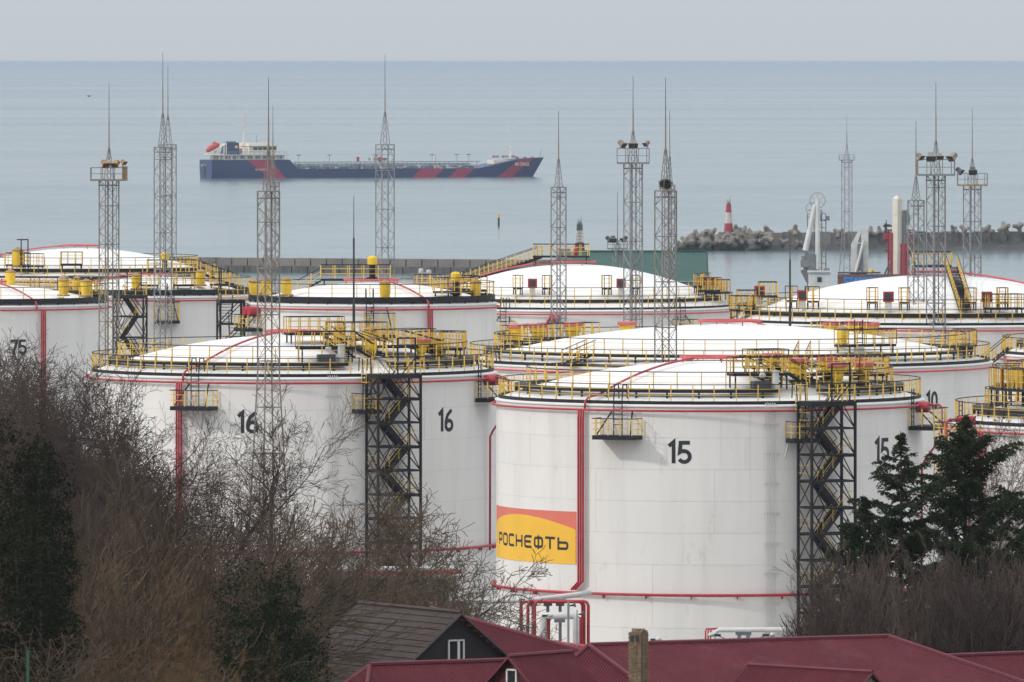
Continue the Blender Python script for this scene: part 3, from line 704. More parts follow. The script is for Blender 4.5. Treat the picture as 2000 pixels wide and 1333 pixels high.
# near right tank, mostly outside the picture, and another beyond it
YNR = 14.25 * F / 447
TNR = make_tank('white tank with two tiers of dense yellow railings behind cedar tops', 1866 + 442, 14.25, YNR, 826, 2.5, None, pipe_m=REDL)
riser(TNR, rad(-62), 1.0, bend=False)
for a, rr, wd in ((-62, 3.0, 3.2), (-78, 3.0, 3.0), (-95, 3.4, 3.2), (-50, 3.4, 3.2), (-112, 4, 3)): deck(TNR, cyl(14.25 - rr, rad(a), T_dome(TNR, 14.25 - rr) + 1.3), wd, 1.5, rad(a), 1.2, 1.2, (1, 1, 1, 1), .55)
for a, rr in ((-74, 5.0), (-66, 5.2), (-58, 4.8)): vent(TNR, cyl(14.25 - rr, rad(a), T_dome(TNR, 14.25 - rr) + .9), 'hex', 1.05)
drum_platform(TNR, rad(-70), TNR.H - 1.1); platform(TNR, rad(-76), TNR.H - 3.2, 2.6, 1.5)
roof_pipe(TNR, rad(-40), 2)
TRM = make_tank('white tank glimpsed at the right edge below the far dome', 2310, 14.25, 14.25 * F / 356, 692, 2.5, None, pipe_m=REDL)
stair(TRM, cyl(TRM.R + 1.6, rad(-80), TRM.H - 1.0), cyl(TRM.R - .4, rad(-80), TRM.H + .6), 1.0)
# ---------------------------------------------------------------- lattice masts
RODM = mat('dull_tan_rod', (.24, .19, .14), .6, var=.2, scale=1)
def mast(label, px, Y, top_y, wpx, tip_y, mid_y, spire_y, zb=None, flare=None, rot=27, m=GREY, head=None, group='lattice lightning masts', ladder_=False, rodm=RODM, bayk=.92, cap=.06, legr=.06):
    W = wpx * Y / F / (cos(rad(rot)) + sin(rad(rot))); x = PX(px, Y); zb = gz(Y) if zb is None else zb; Ht = PZ(top_y, Y) - zb
    o = tag(empty('lattice_mast', (x, Y, zb), rad(rot)), label, 'mast', group)
    def wid(z):
        if flare and z < flare[0]: return W + (flare[1] - W) * (1 - z / flare[0])
        return W
    nb = max(4, int(Ht / (W * bayk))); hb = Ht / nb; corners = ((-1, -1), (1, -1), (1, 1), (-1, 1))
    zs = [0] + ([flare[0]] if flare else []) + [Ht]
    for cx, cy in corners:
        b = MB()
        for z0, z1 in zip(zs, zs[1:]): b.tube((cx * wid(z0) / 2, cy * wid(z0) / 2, z0), (cx * wid(z1) / 2, cy * wid(z1) / 2, z1), legr, 4)
        b.build('leg', m, o)
    cache = {}
    for i in range(nb):
        z0, z1 = i * hb, (i + 1) * hb; a0, a1 = wid(z0) / 2, wid(z1) / 2
        key = (round(a0, 3), round(a1, 3), i % 3 == 0, i % 2)
        if key not in cache:
            b = MB()
            for k in range(4):
                c0, c1 = corners[k], corners[(k + 1) % 4]
                if i % 2 == k % 2: b.tube((c0[0] * a0, c0[1] * a0, 0), (c1[0] * a1, c1[1] * a1, hb), .026, 4)
                else: b.tube((c1[0] * a0, c1[1] * a0, 0), (c0[0] * a1, c0[1] * a1, hb), .026, 4)
                if True: b.tube((c1[0] * a0, c1[1] * a0, 0), (c0[0] * a1, c0[1] * a1, hb), .016, 4)
                if i % 3 == 0: b.tube((c0[0] * a0, c0[1] * a0, 0), (c1[0] * a0, c1[1] * a0, 0), .035, 4)
            cache[key] = b.mesh('bracing', m)
        inst('bracing', cache[key], o, (0, 0, z0))
    b = MB()
    for zz in (0, -.45):
        for k in range(4): c0, c1 = corners[k], corners[(k + 1) % 4]; b.tube((c0[0] * W / 2, c0[1] * W / 2, Ht + zz), (c1[0] * W / 2, c1[1] * W / 2, Ht + zz), .05, 4)
    b.box((0, 0, Ht + .03), (W * .95, W * .8, cap)); b.build('cap_plate', m, o)
    zsp, zm, zt = PZ(spire_y, Y) - zb, PZ(mid_y, Y) - zb, PZ(tip_y, Y) - zb
    b = MB(); sw = W * .27
    for cx, cy in corners: b.tube((cx * sw, cy * sw, Ht), (cx * .05, cy * .05, zsp), .032, 4)
    for i in range(5):
        k0, k1 = i / 5, (i + 1) / 5; q0, q1 = sw * (1 - k0) + .05 * k0, sw * (1 - k1) + .05 * k1
        for k in range(4): c0, c1 = corners[k], corners[(k + 1) % 4]; b.tube((c0[0] * q0, c0[1] * q0, Ht + (zsp - Ht) * k0), (c1[0] * q1, c1[1] * q1, Ht + (zsp - Ht) * k1), .016, 3)
    b.build('spire', m, o)
    MB().tube((0, 0, zsp - .5), (0, 0, zm), .062, 6, .048).build('rod_base', rodm, o)
    MB().tube((0, 0, zm), (0, 0, zt), .03, 5, .018).build('lightning_rod', DARKS, o)
    if ladder_:
        ladder(o, (W * .62, 0, .5), (W * .62, 0, Ht), (0, .2, 0), m, .7, .022); MB().tube((.1, W * .35, .2), (.1, W * .35, Ht), .07, 6).build('cable_tray', m, o)
    if head:
        hw = head.get('w', W * 1.9); zp = Ht + head.get('dz', 0); pl = MB().box((0, 0, zp), (hw, hw * .6, .16)).build('head_platform', head.get('m', m), o, rz=-rad(rot))
        a, c = hw / 2, hw * .3
        rail_path(pl, [(-a, -c, zp), (a, -c, zp), (a, c, zp), (-a, c, zp)], head.get('h', 1.2), hw / 3, True, m, m, wpost=.06, mids=(.5,), rtop=.03)
        for lx, lz, yaw, s in head.get('lights', ()):
            lamp = MB().box((0, 0, 0), (.34 * s, .22 * s, .26 * s)).add([(-.17 * s, -.11 * s, .13 * s), (.17 * s, -.11 * s, .13 * s), (.17 * s, -.11 * s, -.13 * s), (-.17 * s, -.11 * s, -.13 * s), (-.30 * s, -.36 * s, .21 * s), (.30 * s, -.36 * s, .21 * s), (.26 * s, -.36 * s, -.2 * s), (-.26 * s, -.36 * s, -.2 * s)], [(0, 1, 5, 4), (1, 2, 6, 5), (2, 3, 7, 6), (3, 0, 4, 7)])
            lo = lamp.build('floodlight', head.get('lm', GREYT), pl, (lx * a, -c, zp + lz)); lo.rotation_euler = (rad(38), 0, yaw * 3); MB().box((0, -.3 * s, 0), (.44 * s, .02, .30 * s)).build('lens', BLKM, lo)
            MB().tube((lx * a, -c, zp + lz - .45), (lx * a, -c, zp + lz), .035, 4).build('lamp_bracket', m, pl)
    return o
M1 = mast('tan mast with lamp platform rising before leftmost tank', 213, 800, 352, 39, 163, 236, 290, m=GREYT, head=dict(w=3.05, m=GREYT, h=1.05, lm=RUST, lights=((-.25, 1.5, .2, 1.3), (.45, 1.5, -.2, 1.3), (.78, 1.6, .3, .9))), ladder_=True, bayk=.85)
MB().box((0, 0, 0), (.35, .35, 1.1)).build('lamp_cabinet', RUST, M1, (1.0, -1.0, PZ(338, 800) - gz(800)))
mast('grey mast beside the small tank between left stair towers', 318, 850, 288, 34, 103, 174, 222, bayk=.95, rot=30)
mast('thinner grey mast standing just behind its twin on the left', 328, 1000, 283, 33, 130, 188, 226, rot=20)
mast('tan mast splayed at its foot in front of tank 16', 524.5, 625, 374, 43, 152, 234, 293, flare=(PZ(735, 625) - gz(625), 2.75), m=GREYT, rodm=RODM, rot=30, bayk=.95)
mast('mast hidden behind the splayed tan mast', 533, 950, 356, 25, 207, 265, 302)
mast('grey mast overlapping the middle of the tanker ship', 752, 950, 283, 36, 106, 174, 219)
mast('slim grey mast in front of the yellow stair dome', 1091, 790, 366, 29, 217, 274, 311, rot=33)
mast('grey mast with floodlight platform near the green roof', 1236.5, 800, 319, 36, 148, 214, 256, ladder_=True, head=dict(w=2.7, h=1.25, lights=((-.78, 1.75, .3, 1.25), (0, 1.75, 0, 1.4), (.9, 1.75, -.3, 1.0))))
M7 = mast('tan mast carrying a stick nest behind tank 15', 1300, 668, 373, 42, 152, 234, 292, m=GREYT, rodm=RODM)
mast('mast hidden behind the nest mast', 1308, 930, 362, 20, 215, 271, 306)
mast('narrow far mast on the loading jetty', 1654, 1790, 313, 20, 222, 258, 282, zb=2.0, flare=(12, 2.6), rot=20, head=dict(w=2.9, h=1.0), legr=.07, rodm=DARKS)
mast('shorter plain mast of the pair before the far right dome', 1789, 775, 392, 31, 236, 295, 345)
mast('taller mast of the pair with four floodlights', 1828, 770, 342, 36, 160, 226, 276, ladder_=True, head=dict(w=3.0, h=1.25, lights=((-.95, 1.6, .3, 1.1), (-.3, 1.6, 0, 1.4), (.2, 1.6, 0, 1.0), (.95, 1.6, -.3, 1.4))))
mast('mast with rusty lamp basket behind the far right dome', 1899, 960, 362, 34, 210, 270, 310, ladder_=True, head=dict(w=3.0, h=1.2, m=RUST, lm=BLKM, lights=((-1.0, 1.6, .4, 1.5), (0, 1.6, 0, 1.5))))
mast('short floodlight mast in front of the green roof', 1206, 1050, 486, 20, 375, 425, 470, zb=4, head=dict(w=2.2, h=.9, lm=BLKM, lights=((-1., 1.2, .4, 1.4), (-.45, 1.2, 0, 1.4), (.8, 1.2, -.4, 1.4))))
def pole(px, Y, y0, y1, label):
    z0 = gz(Y); o = tag(empty('lightning_pole', (PX(px, Y), Y, z0)), label, 'pole', 'slender dark lightning poles')
    zt, zm = PZ(y0, Y) - z0, PZ(y0 + (y1 - y0) * .3, Y) - z0; zk = PZ(y0 + (y1 - y0) * .78, Y) - z0
    MB().tube((0, 0, 0), (0, 0, zk), .11, 8).build('pole_base', DARKS, o); MB().tube((0, 0, zk), (0, 0, zm), .075, 8).build('pole_shaft', DARKS, o)
    MB().tube((0, 0, zm), (0, 0, zt), .04, 6, .025).build('rod_tip', DARKS, o)
pole(691, 740, 384, 655, 'slender dark pole rising behind tank 16 roof')
pole(1543, 745, 450, 640, 'slender dark pole rising behind tank 10 roof')
# stick nest
b = MB(); zz = PZ(360, 668); cx, cy = PX(1300, 668), 668
for i in range(420):
    v = Vector((rnd.gauss(0, 1), rnd.gauss(0, 1), rnd.gauss(0, 1))).normalized(); c = Vector((cx + v.x * .3, cy + v.y * .3, zz + v.z * .27)); d = Vector((rnd.gauss(0, 1), rnd.gauss(0, 1), rnd.gauss(0, .5))).normalized() * rnd.uniform(.12, .32)
    b.tube(c - d, c + d, .011, 3)
tag(b.build('bird_nest', mat('nest_twigs', (.045, .035, .028), .9, var=.3)), 'dark twig nest lodged on top of the tan mast', 'nest')
# ---------------------------------------------------------------- harbour
CONCW = mat('sea_stained_concrete', (.20, .185, .165), .9, var=.22, scale=.12, stretch=(1, 1, .5), stain=(.10, .095, .09), stainamt=.7)
CONCD = mat('algae_dark_concrete', (.10, .10, .095), .9, var=.35, scale=.35, stretch=(1, 1, .25), stain=(.26, .25, .23), stainamt=.5)
TET = mat('tetrapod_concrete', (.205, .182, .155), .9, var=.25, scale=.4, stain=(.12, .11, .10), stainamt=.6)
ROCKD = mat('wet_dark_rock', (.055, .055, .052), .8, var=.4, scale=.4)
def breakwater():
    Yw = 47 * F / (524 - YH); s = Yw / F
    o = tag(empty('breakwater', (PX(700, Yw), Yw, 0)), 'long grey concrete breakwater wall beyond the tanks', 'breakwater')
    x0, x1 = PX(-600, Yw) - PX(700, Yw), PX(1168, Yw) - PX(700, Yw); zt = PZ(497, Yw)
    n = 58; L = (x1 - x0) / n
    lo = MB().box((0, 0, 0), (L - .05, 7, 3.4)).mesh('lower_block', CONCD); up = MB().box((0, 0, 0), (L - .06, 3.0, 1.75)).mesh('parapet_block', CONCW)
    for i in range(n):
        xx = x0 + L * (i + .5); dy = -(xx - x0) * .35
        inst('lower_block', lo, o, (xx, 3.5 + dy, zt - 1.62 - 1.7 + rnd.uniform(-.03, .03)), -.337); inst('parapet_block', up, o, (xx, 4.6 + dy, zt - .82 + rnd.uniform(-.03, .03)), -.337)
    hd = P(1128, 490, Yw); hx, hy = hd.x - o.location.x, -(hd.x - o.location.x - x0) * .35
    MB().box((hx, hy + 3, 1.9), (10.5, 8, 3.8)).box((hx - .3, hy + 3.5, 4.4), (8.6, 6.4, 1.5)).box((hx - 3.3, hy + 4, 5.2), (2.5, 5, 1)).build('pier_head', CONCW, o)
    return Yw, o.location + Vector((hx, hy + 3, 5.1))
YBW, HEAD = breakwater()
def light_tower(label, base, htot, w0, w1, bands, rods=(1.6,)):
    o = tag(empty('harbour_light', base), label, 'lighthouse')
    z = 0.
    for (h, mt, solid) in bands:
        k0, k1 = z / htot, (z + h) / htot; a, c = (w0 + (w1 - w0) * k0) / 2, (w0 + (w1 - w0) * k1) / 2
        if solid: MB().lathe([(a * 1.3, 0), (c * 1.3, h)], 8).lathe([(c * 1.3, h), (.001, h)], 8).build('tower_section', mt, o, (0, 0, z), pi / 8)
        else:
            b = MB(); cn = ((-1, -1), (1, -1), (1, 1), (-1, 1))
            MB().tube((0, 0, 0), (0, 0, h), a * .55, 8).build('ladder_shaft', mt, o, (0, 0, z))
            for k in range(4):
                b.tube((cn[k][0] * a, cn[k][1] * a, 0), (cn[k][0] * c, cn[k][1] * c, h), .11, 4)
                for j in range(4):
                    k0, k1 = j / 4, (j + 1) / 4; q0, q1 = a + (c - a) * k0, a + (c - a) * k1; d = cn[(k + 1) % 4]
                    b.tube((cn[k][0] * q0, cn[k][1] * q0, h * k0), (d[0] * q1, d[1] * q1, h * k1), .09, 4).tube((d[0] * q0, d[1] * q0, h * k0), (cn[k][0] * q1, cn[k][1] * q1, h * k1), .09, 4)
            b.build('lattice_section', mt, o, (0, 0, z))
        z += h
    b = MB()
    for k in range(4): t = k * pi / 2 + .5; b.tube((w1 * .5 * cos(t), w1 * .5 * sin(t), z), (w1 * .5 * cos(t), w1 * .5 * sin(t), z + 1.0), .04, 4)
    b.path([(w1 * .5 * cos(t), w1 * .5 * sin(t), z + 1.0) for t in np.linspace(0, 2 * pi, 9)], .04, 4); b.tube((w1 * .4, 0, z), (w1 * .4, 0, z + rods[0]), .04, 4)
    b.build('lantern_rail', GREY, o); MB().lathe([(.2, 0), (.25, .1), (.25, .5), (.001, .7)], 8).build('lantern', GREY, o, (0, 0, z))
DGRN = mat('faded_green_paint', (.07, .12, .10), .6, var=.2); LWHT = mat('peeling_white_paint', (.55, .50, .47), .7, var=.25, scale=2, stain=(.33, .12, .10), stainamt=.6)
MAR = mat('dark_maroon_paint', (.085, .035, .04), .7, var=.2); LRED = mat('signal_red_paint', (.32, .035, .055), .5, var=.12)
light_tower('dark based harbour light with green lattice top on the pier head', HEAD, 6.2, 1.9, 1.0, ((2.0, MAR, True), (2.7, LWHT, False), (1.5, DGRN, False)), (1.7,))
# far breakwater with tetrapods
Y2 = 47 * F / (490 - YH); s2 = Y2 / F
o2 = tag(empty('breakwater', (PX(1700, Y2), Y2, 0)), 'far breakwater wall piled with pale concrete tetrapods', 'breakwater')
X0 = PX(1700, Y2)
for i in range(34):
    xa = PX(1405, Y2) - X0 + i * 4.0
    mt = CONCW if i < 9 else CONCD
    MB().box((xa + 2, 9 + i * .25, PZ(455 + (3 if i % 2 else 0), Y2) / 2), (3.94, 5, PZ(455 - min(i, 8) * .2, Y2))).build('wall_block', mt, o2)
MB().add([(PX(1318, Y2) - X0, 2, -.5), (PX(2400, Y2) - X0, 0, -.5), (PX(2400, Y2) - X0, 12, 2.3), (PX(1345, Y2) - X0, 9, 1.9)], [(0, 1, 2, 3)]).build('rubble_toe', ROCKD, o2)
def tetrapod_mesh():
    b = MB(); dirs = [Vector((0, 0, 1)), Vector((.94, 0, -.33)), Vector((-.47, .82, -.33)), Vector((-.47, -.82, -.33))]
    for d in dirs: b.tube(d * .1, d * 1.0, .42, 8, .27)
    return b.mesh('tetrapod', TET, True)
n_, l_, b_ = TET.node_tree.nodes, TET.node_tree.links, TET.node_tree.nodes['Principled BSDF']       # algae line: wet and dark below about 2 m
g_ = n_.new('ShaderNodeNewGeometry'); sp_ = n_.new('ShaderNodeSeparateXYZ'); l_.new(g_.outputs['Position'], sp_.inputs[0])
hz_ = mathn(n_, l_, 'ADD', sp_.outputs[2], mathn(n_, l_, 'MULTIPLY', noise(n_, l_, g_.outputs['Position'], .5), 1.6))
l_.new(mixc(n_, l_, maprange(n_, l_, hz_, 1.9, 3.4, 0, 1), (.055, .055, .05), b_.inputs['Base Color'].links[0].from_socket), b_.inputs['Base Color'])
tm = tetrapod_mesh(); tm.set_sharp_from_angle(angle=rad(40))
TETR = []
def tetra(px, py, dy, s):
    q = P(px, py, Y2 + dy); o = inst('tetrapod', tm, None, q); o.rotation_euler = (rnd.uniform(-.9, .9), rnd.uniform(-.9, .9), rnd.uniform(0, 6)); o.scale = (s, s, s)
    tag(o, 'pale concrete tetrapod heaped against the far breakwater', 'tetrapod', 'tetrapods on the far breakwater')
for i in range(46):
    u = i / 45; px = 1328 + 172 * u + rnd.uniform(-4, 4); top = 478 - 22 * min(1, u * 4) + 10 * max(0, u - .5)
    tetra(px, rnd.uniform(top, 486), rnd.uniform(-2, 6), rnd.uniform(1.5, 2.1))
for px, py in ((1362, 462), (1380, 460), (1390, 455), (1438, 449), (1437, 462), (1470, 470), (1452, 452), (1498, 451), (1552, 452), (1560, 478), (1530, 474), (1863, 449), (1884, 449), (1962, 446), (1990, 443), (1926, 449), (1935, 452), (1638, 455), (1718, 452), (1700, 454)):
    tetra(px, py, 8 if py < 460 else 1, rnd.uniform(1.3, 1.9))
light_tower('red and white banded harbour light on the tetrapod breakwater', P(1423, 453, Y2 + 9), 7.0, 1.9, .95, ((2.1, LRED, True), (2.7, LWHT, True), (2.2, LRED, True)), (2.0,))
# channel pile
Yp = 47 * F / (442 - YH); o = tag(empty('channel_marker', (PX(974, Yp), Yp, 0)), 'yellow topped black marker pile standing in open water', 'marker')
MB().tube((0, 0, -.8), (0, 0, 2.4), .30, 10).build('pile', DARKS, o); MB().tube((0, 0, 2.4), (0, 0, 3.5), .30, 10).build('top_mark', YELB, o)
# green roofed warehouse
Yg = 1600
GRN = mat('green_sheet_metal', (.022, .085, .073), .5, var=.08, scale=.3); GRND = mat('dark_green_trim', (.015, .05, .05), .6)
gx0, gx1 = PX(1120, Yg), PX(1379, Yg); zr, ze = PZ(491, Yg), PZ(548, Yg); o = tag(empty('warehouse', ((gx0 + gx1) / 2, Yg, gz(Yg))), 'warehouse with green ribbed metal roof near the water', 'building')
mx, zb_ = (gx0 + gx1) / 2, gz(Yg); hw = (gx1 - gx0) / 2; dp = 9.
b = MB(); nr = 46
for i in range(nr):
    xa, xb = -hw + 2 * hw * i / nr, -hw + 2 * hw * (i + 1) / nr; xm = xa + (xb - xa) * .72
    for (a, c, lift) in ((xa, xm, 0.), (xm, xb, .09)): b.add([(a, -dp, ze - zb_ + lift), (c, -dp, ze - zb_ + lift), (c, 0, zr - zb_ + lift), (a, 0, zr - zb_ + lift)], [(0, 1, 2, 3)])
b.build('roof_slope', GRN, o); MB().add([(-hw, dp, ze - zb_), (hw, dp, ze - zb_), (hw, 0, zr - zb_), (-hw, 0, zr - zb_)], [(3, 2, 1, 0)]).build('roof_slope', GRN, o)
MB().box((0, 0, zr - zb_ + .08), (2 * hw, .6, .12)).build('ridge_cap', GRN, o)
MB().prism([(hw - .1, -dp * .97, 0), (hw - .1, dp * .97, 0), (hw - .1, dp * .97, ze - zb_), (hw - .1, 0, zr - zb_ - .15), (hw - .1, -dp * .97, ze - zb_)], (-.3, 0, 0)).prism([(-hw + .1, -dp * .97, 0), (-hw + .1, dp * .97, 0), (-hw + .1, dp * .97, ze - zb_), (-hw + .1, 0, zr - zb_ - .15), (-hw + .1, -dp * .97, ze - zb_)], (.3, 0, 0)).build('gable_wall', GRND, o)
MB().box((0, -dp * .95, (ze - zb_) / 2), (2 * hw - .6, .3, ze - zb_ - .1)).build('front_wall', CONCW, o)
MB().tube((hw + .12, -dp - .1, ze - zb_), (hw + .12, 0, zr - zb_ + .05), .16, 4).tube((hw + .12, dp, ze - zb_), (hw + .12, 0, zr - zb_ + .05), .16, 4).build('verge_trim', GRND, o)
# loading jetty with arms
Yj = 1780
jd = MB().box((PX(1680, Yj), Yj + 6, 1.2), (34, 16, 2.4)).build('jetty_deck', CONCW); structure(jd)
for k in range(9): MB().tube((PX(1680, Yj) - 15.5 + k * 3.9, Yj, -2), (PX(1680, Yj) - 15.5 + k * 3.9, Yj, 1), .4, 8).build('jetty_pile', CONCD, jd)
def jp(px, py, dy=0): return P(px, py, Yj + dy)
ARMW = mat('loading_arm_white', (.62, .62, .60), .5, var=.12, scale=.5, stain=(.35, .30, .26), stainamt=.4); ARMG = mat('loading_arm_grey', (.19, .20, .205), .6, .2, var=.25, scale=.8)
o = tag(empty('loading_arm', jp(1592, 560)), 'grey tall folded loading arm with wheel at its top', 'loading arm'); L0 = Vector(o.location)
def jr(px, py, dy=0): q = jp(px, py, dy) - L0; return q
MB().tube(jr(1597, 572), jr(1597, 388), .52, 10, .42).build('riser_column', ARMW, o); MB().tube(jr(1573, 490), jr(1592, 400), .55, 8, .4).build('inboard_arm', ARMW, o)
MB().tube(jr(1573, 488), jr(1578, 510), .35, 8).tube(jr(1570, 500), jr(1576, 545), .5, 7, .25).box(jr(1572, 515), (1.6, 1.2, 1.4)).box(jr(1585, 515), (1.4, 1, 3.5)).box(jr(1588, 540), (2.2, 1.2, 2.6)).tube(jr(1566, 528), jr(1578, 552), .3, 6).build('coupler', ARMG, o)
b = MB(); c = jr(1597, 392); 
for rr in (1.45,): b.path([c + Vector((rr * sin(t), .4, rr * cos(t))) for t in np.linspace(0, 2 * pi, 21)], .06, 4)
for k in range(6): t = k * pi / 3; b.tube(c + Vector((0, .4, 0)), c + Vector((1.45 * sin(t), .4, 1.45 * cos(t))), .04, 4)
c = jr(1584, 408); b.path([c + Vector((.95 * sin(t), .6, 1.1 * cos(t))) for t in np.linspace(0, 2 * pi, 17)], .05, 4); b.build('sheave_wheel', ARMG, o)
b = MB()
for px in (1577, 1590, 1605, 1613): b.tube(jr(px, 570, 2), jr(px, 400 + abs(px - 1595), 2), .10, 4)
for y in range(410, 560, 14): b.tube(jr(1577, y, 2), jr(1613, y + 8, 2), .07, 4).tube(jr(1590, y + 8, 2), jr(1605, y, 2), .07, 4)
b.box(jr(1612, 430, 2), (1.6, 1, .2)).box(jr(1617, 426, 2), (.6, .5, .7)).tube(jr(1603, 418, 2), jr(1603, 432, 2), .12, 5); b.build('support_frame', ARMG, o)
o = tag(empty('control_cabin', jp(1600, 580, -6)), 'white control cabin with small grey window under the loading arm', 'cabin'); L0 = Vector(o.location)
MB().box((0, 0, 2.3), (3.9, 3.4, 4.6)).build('cabin_wall', ARMW, o); MB().box((0, 0, 4.72), (4.4, 4, .25)).box((0, 0, 4.45), (4.2, 3.7, .12)).build('cabin_roof', ARMW, o)
wf = MB().box((0, -1.72, 3.25), (.95, .06, 1.05)).build('window_frame', GREY, o); MB().box((0, -1.75, 3.25), (.7, .05, .8)).build('pane', GLASS, wf); MB().box((1.4, .4, 5.1), (1.1, .8, .55)).build('roof_unit', GREY, o)
MB().box((-2.3, -.4, 1.0), (.9, 1.2, 2.0)).build('porch', BLKM, o)
o = tag(empty('loading_arm', jp(1678, 545)), 'stubby white folded loading arm with hose bundle', 'loading arm'); L0 = Vector(o.location)
MB().prism([jr(1682, 532), jr(1696, 532), jr(1696, 452), jr(1687, 443), jr(1681, 443), jr(1683, 470)], (0, 1.6, 0)).build('arm_box', ARMW, o)
b = MB()
for k in range(8): u = k / 7; b.path([jr(1664 + 12 * u, 532), jr(1663 + 11 * u, 478 - 3 * u), jr(1680 + 3 * u, 446 + u)], .11, 4)
b.tube(jr(1671, 532, -.5), jr(1687, 470, -.5), .3, 6).tube(jr(1664, 473), jr(1682, 476), .12, 5); b.build('hose_bundle', ARMW, o); MB().box(jr(1680, 504), (1.1, 1, 5)).build('hoist', ARMG, o)
MB().box(jr(1678, 533), (8, 3, .25)).box(jr(1677, 538), (3.2, 2.4, .8)).build('base_plate', BLKM, o); MB().tube(jr(1700, 534, -1), jr(1704, 527, -1), .45, 10).build('float', YELB, o)
o = tag(empty('loading_arm', jp(1756, 545)), 'cream loading arm on a red column and frame', 'loading arm'); L0 = Vector(o.location)
MB().tube(jr(1752, 540), jr(1753, 390), 1.0, 4, .95).tube(jr(1753, 390), jr(1754, 383), .95, 4, .5).tube(jr(1757, 500), jr(1758, 392), .3, 8).build('outboard_arm', CREAM, o)
MB().tube(jr(1767, 500), jr(1766, 420), .5, 10, .42).path([jr(1766, 420), jr(1767, 413), jr(1771, 412), jr(1773, 420), jr(1773, 440)], .42, 8).build('inboard_arm', ARMG, o)
MB().tube(jr(1766, 545), jr(1766, 476), .85, 12, .8).tube(jr(1741, 545), jr(1741, 455), .35, 8).build('column', LRED, o)
b = MB()
for px in (1735, 1743, 1757, 1775, 1783): b.tube(jr(px, 545, 2), jr(px, 450, 2), .14, 4)
for y in (450, 470, 490): b.tube(jr(1728, y, 2), jr(1786, y, 2), .16, 4)
b.box(jr(1733, 462, 1), (1.6, .8, 1.1)).tube(jr(1735, 490, 1), jr(1745, 530, 1), .3, 5).tube(jr(1727, 462, 1), jr(1742, 478, 1), .3, 5); b.build('support_frame', LRED, o)
MB().box(jr(1733, 440, 1), (1.2, .8, .3)).box(jr(1730, 447, 1), (.5, .5, 2)).box(jr(1740, 442, 1), (3, .8, .3)).tube(jr(1731, 450, 1), jr(1731, 430, 1), .08, 4).build('hydraulic_unit', BLKM, o)
MB().path([jr(1775, 545, -1), jr(1784, 535, -1), jr(1786, 515, -1), jr(1778, 490, -1)], .28, 7).build('hose', DARKS, o); MB().tube(jr(1724, 545), jr(1737, 515), .18, 5).tube(jr(1730, 545), jr(1740, 520), .18, 5).build('gangway', DGRN, o)
# name board along the jetty edge
BLUE = mat('bright_blue_board', (.02, .13, .42), .5, var=.05); CYAN = mat('pale_blue_lettering', (.16, .42, .70), .5, var=.05); BRN = mat('rusty_brown_beam', (.16, .075, .06), .7, var=.2)
o = tag(empty('name_board', jp(1720, 548, -7)), 'blue board with pale letters on a brown jetty beam', 'sign'); L0 = Vector(o.location)
MB().box(jr(1735, 547, -7), (19, .5, 2.1)).build('beam', BRN, o); MB().box(jr(1748, 547, -7.4), (19.2, .12, 1.1)).build('board', BLUE, o)
def text_part(txt, size, m, parent, loc, rx=90, rz=0, ext=.03, sx=1.0):
    cu = bpy.data.curves.new('lettering', 'FONT'); cu.body = txt; cu.size = size; cu.extrude = ext; cu.align_x = 'LEFT'
    t = bpy.data.objects.new('lettering', cu); COL.objects.link(t)
    dg = bpy.context.evaluated_depsgraph_get(); me = bpy.data.meshes.new_from_object(t.evaluated_get(dg)); bpy.data.objects.remove(t)
    me.materials.clear(); me.materials.append(m); o_ = inst('lettering', me, parent, loc); o_.rotation_euler = (rad(rx), 0, rz); o_.scale = (sx, 1, 1); return o_
text_part('СТАРОСЕРВИС', 1.15, CYAN, o, jr(1648, 551.5, -7.5), ext=.04, sx=1.15)
# work boat
Yb = 1900
o = tag(empty('work_boat', (PX(826, Yb), Yb, 0)), 'small grey work boat with railed wheelhouse inside the harbour', 'boat')
def boat_hull(L, B, D, m):
    st = [(-.5, .75), (-.3, .98), (0, 1), (.25, .9), (.4, .6), (.5, .05)]; vs = []; fs = []
    for u, k in st: vs += [(u * L, -B / 2 * k, D + (.5 if u > .3 else 0)), (u * L, -B / 2 * k * .8, -.4), (u * L, B / 2 * k * .8, -.4), (u * L, B / 2 * k, D + (.5 if u > .3 else 0))]
    for i in range(len(st) - 1): a, c = 4 * i, 4 * i + 4; fs += [(a, a + 1, c + 1, c), (a + 1, a + 2, c + 2, c + 1), (a + 2, a + 3, c + 3, c + 2), (a + 3, a, c, c + 3)]
    return MB().add(vs, fs + [(3, 2, 1, 0)])
boat_hull(15, 4.6, 1.5, ARMG).build('hull', ARMG, o, rz=-.9); WHG = mat('weathered_wheelhouse_grey', (.30, .28, .27), .7, var=.2, scale=.8)
w_ = MB().box((0, 0, 2.3), (4.2, 3.0, 2.0)).add([(-1.7, -1.3, 3.3), (1.6, -1.3, 3.3), (1.6, 1.3, 3.3), (-1.7, 1.3, 3.3), (-1.2, -1.1, 4.7), (1.4, -1.1, 4.7), (1.4, 1.1, 4.7), (-1.2, 1.1, 4.7)], [(0, 1, 5, 4), (1, 2, 6, 5), (2, 3, 7, 6), (3, 0, 4, 7), (4, 5, 6, 7)]).build('wheelhouse', WHG, o, (.2, 0, 0))
for x in (-.5, .1): MB().box((x, -1.28, 4.3), (.3, .12, .35)).build('window', GLASS, w_)
MB().lathe([(.001, 0), (.45, 0), (.5, .4), (.4, .8), (.001, .85)], 10).build('life_raft', WPIPE, o, (-.4, -.2, 4.7)); MB().lathe([(.001, 0), (.55, 0), (.55, .6), (.001, .7)], 10).build('life_raft', WPIPE, o, (1.2, -.2, 4.6)); MB().tube((-.9, 0, 4.7), (-1.0, 0, 5.9), .08, 5).build('signal_mast', GREY, o)
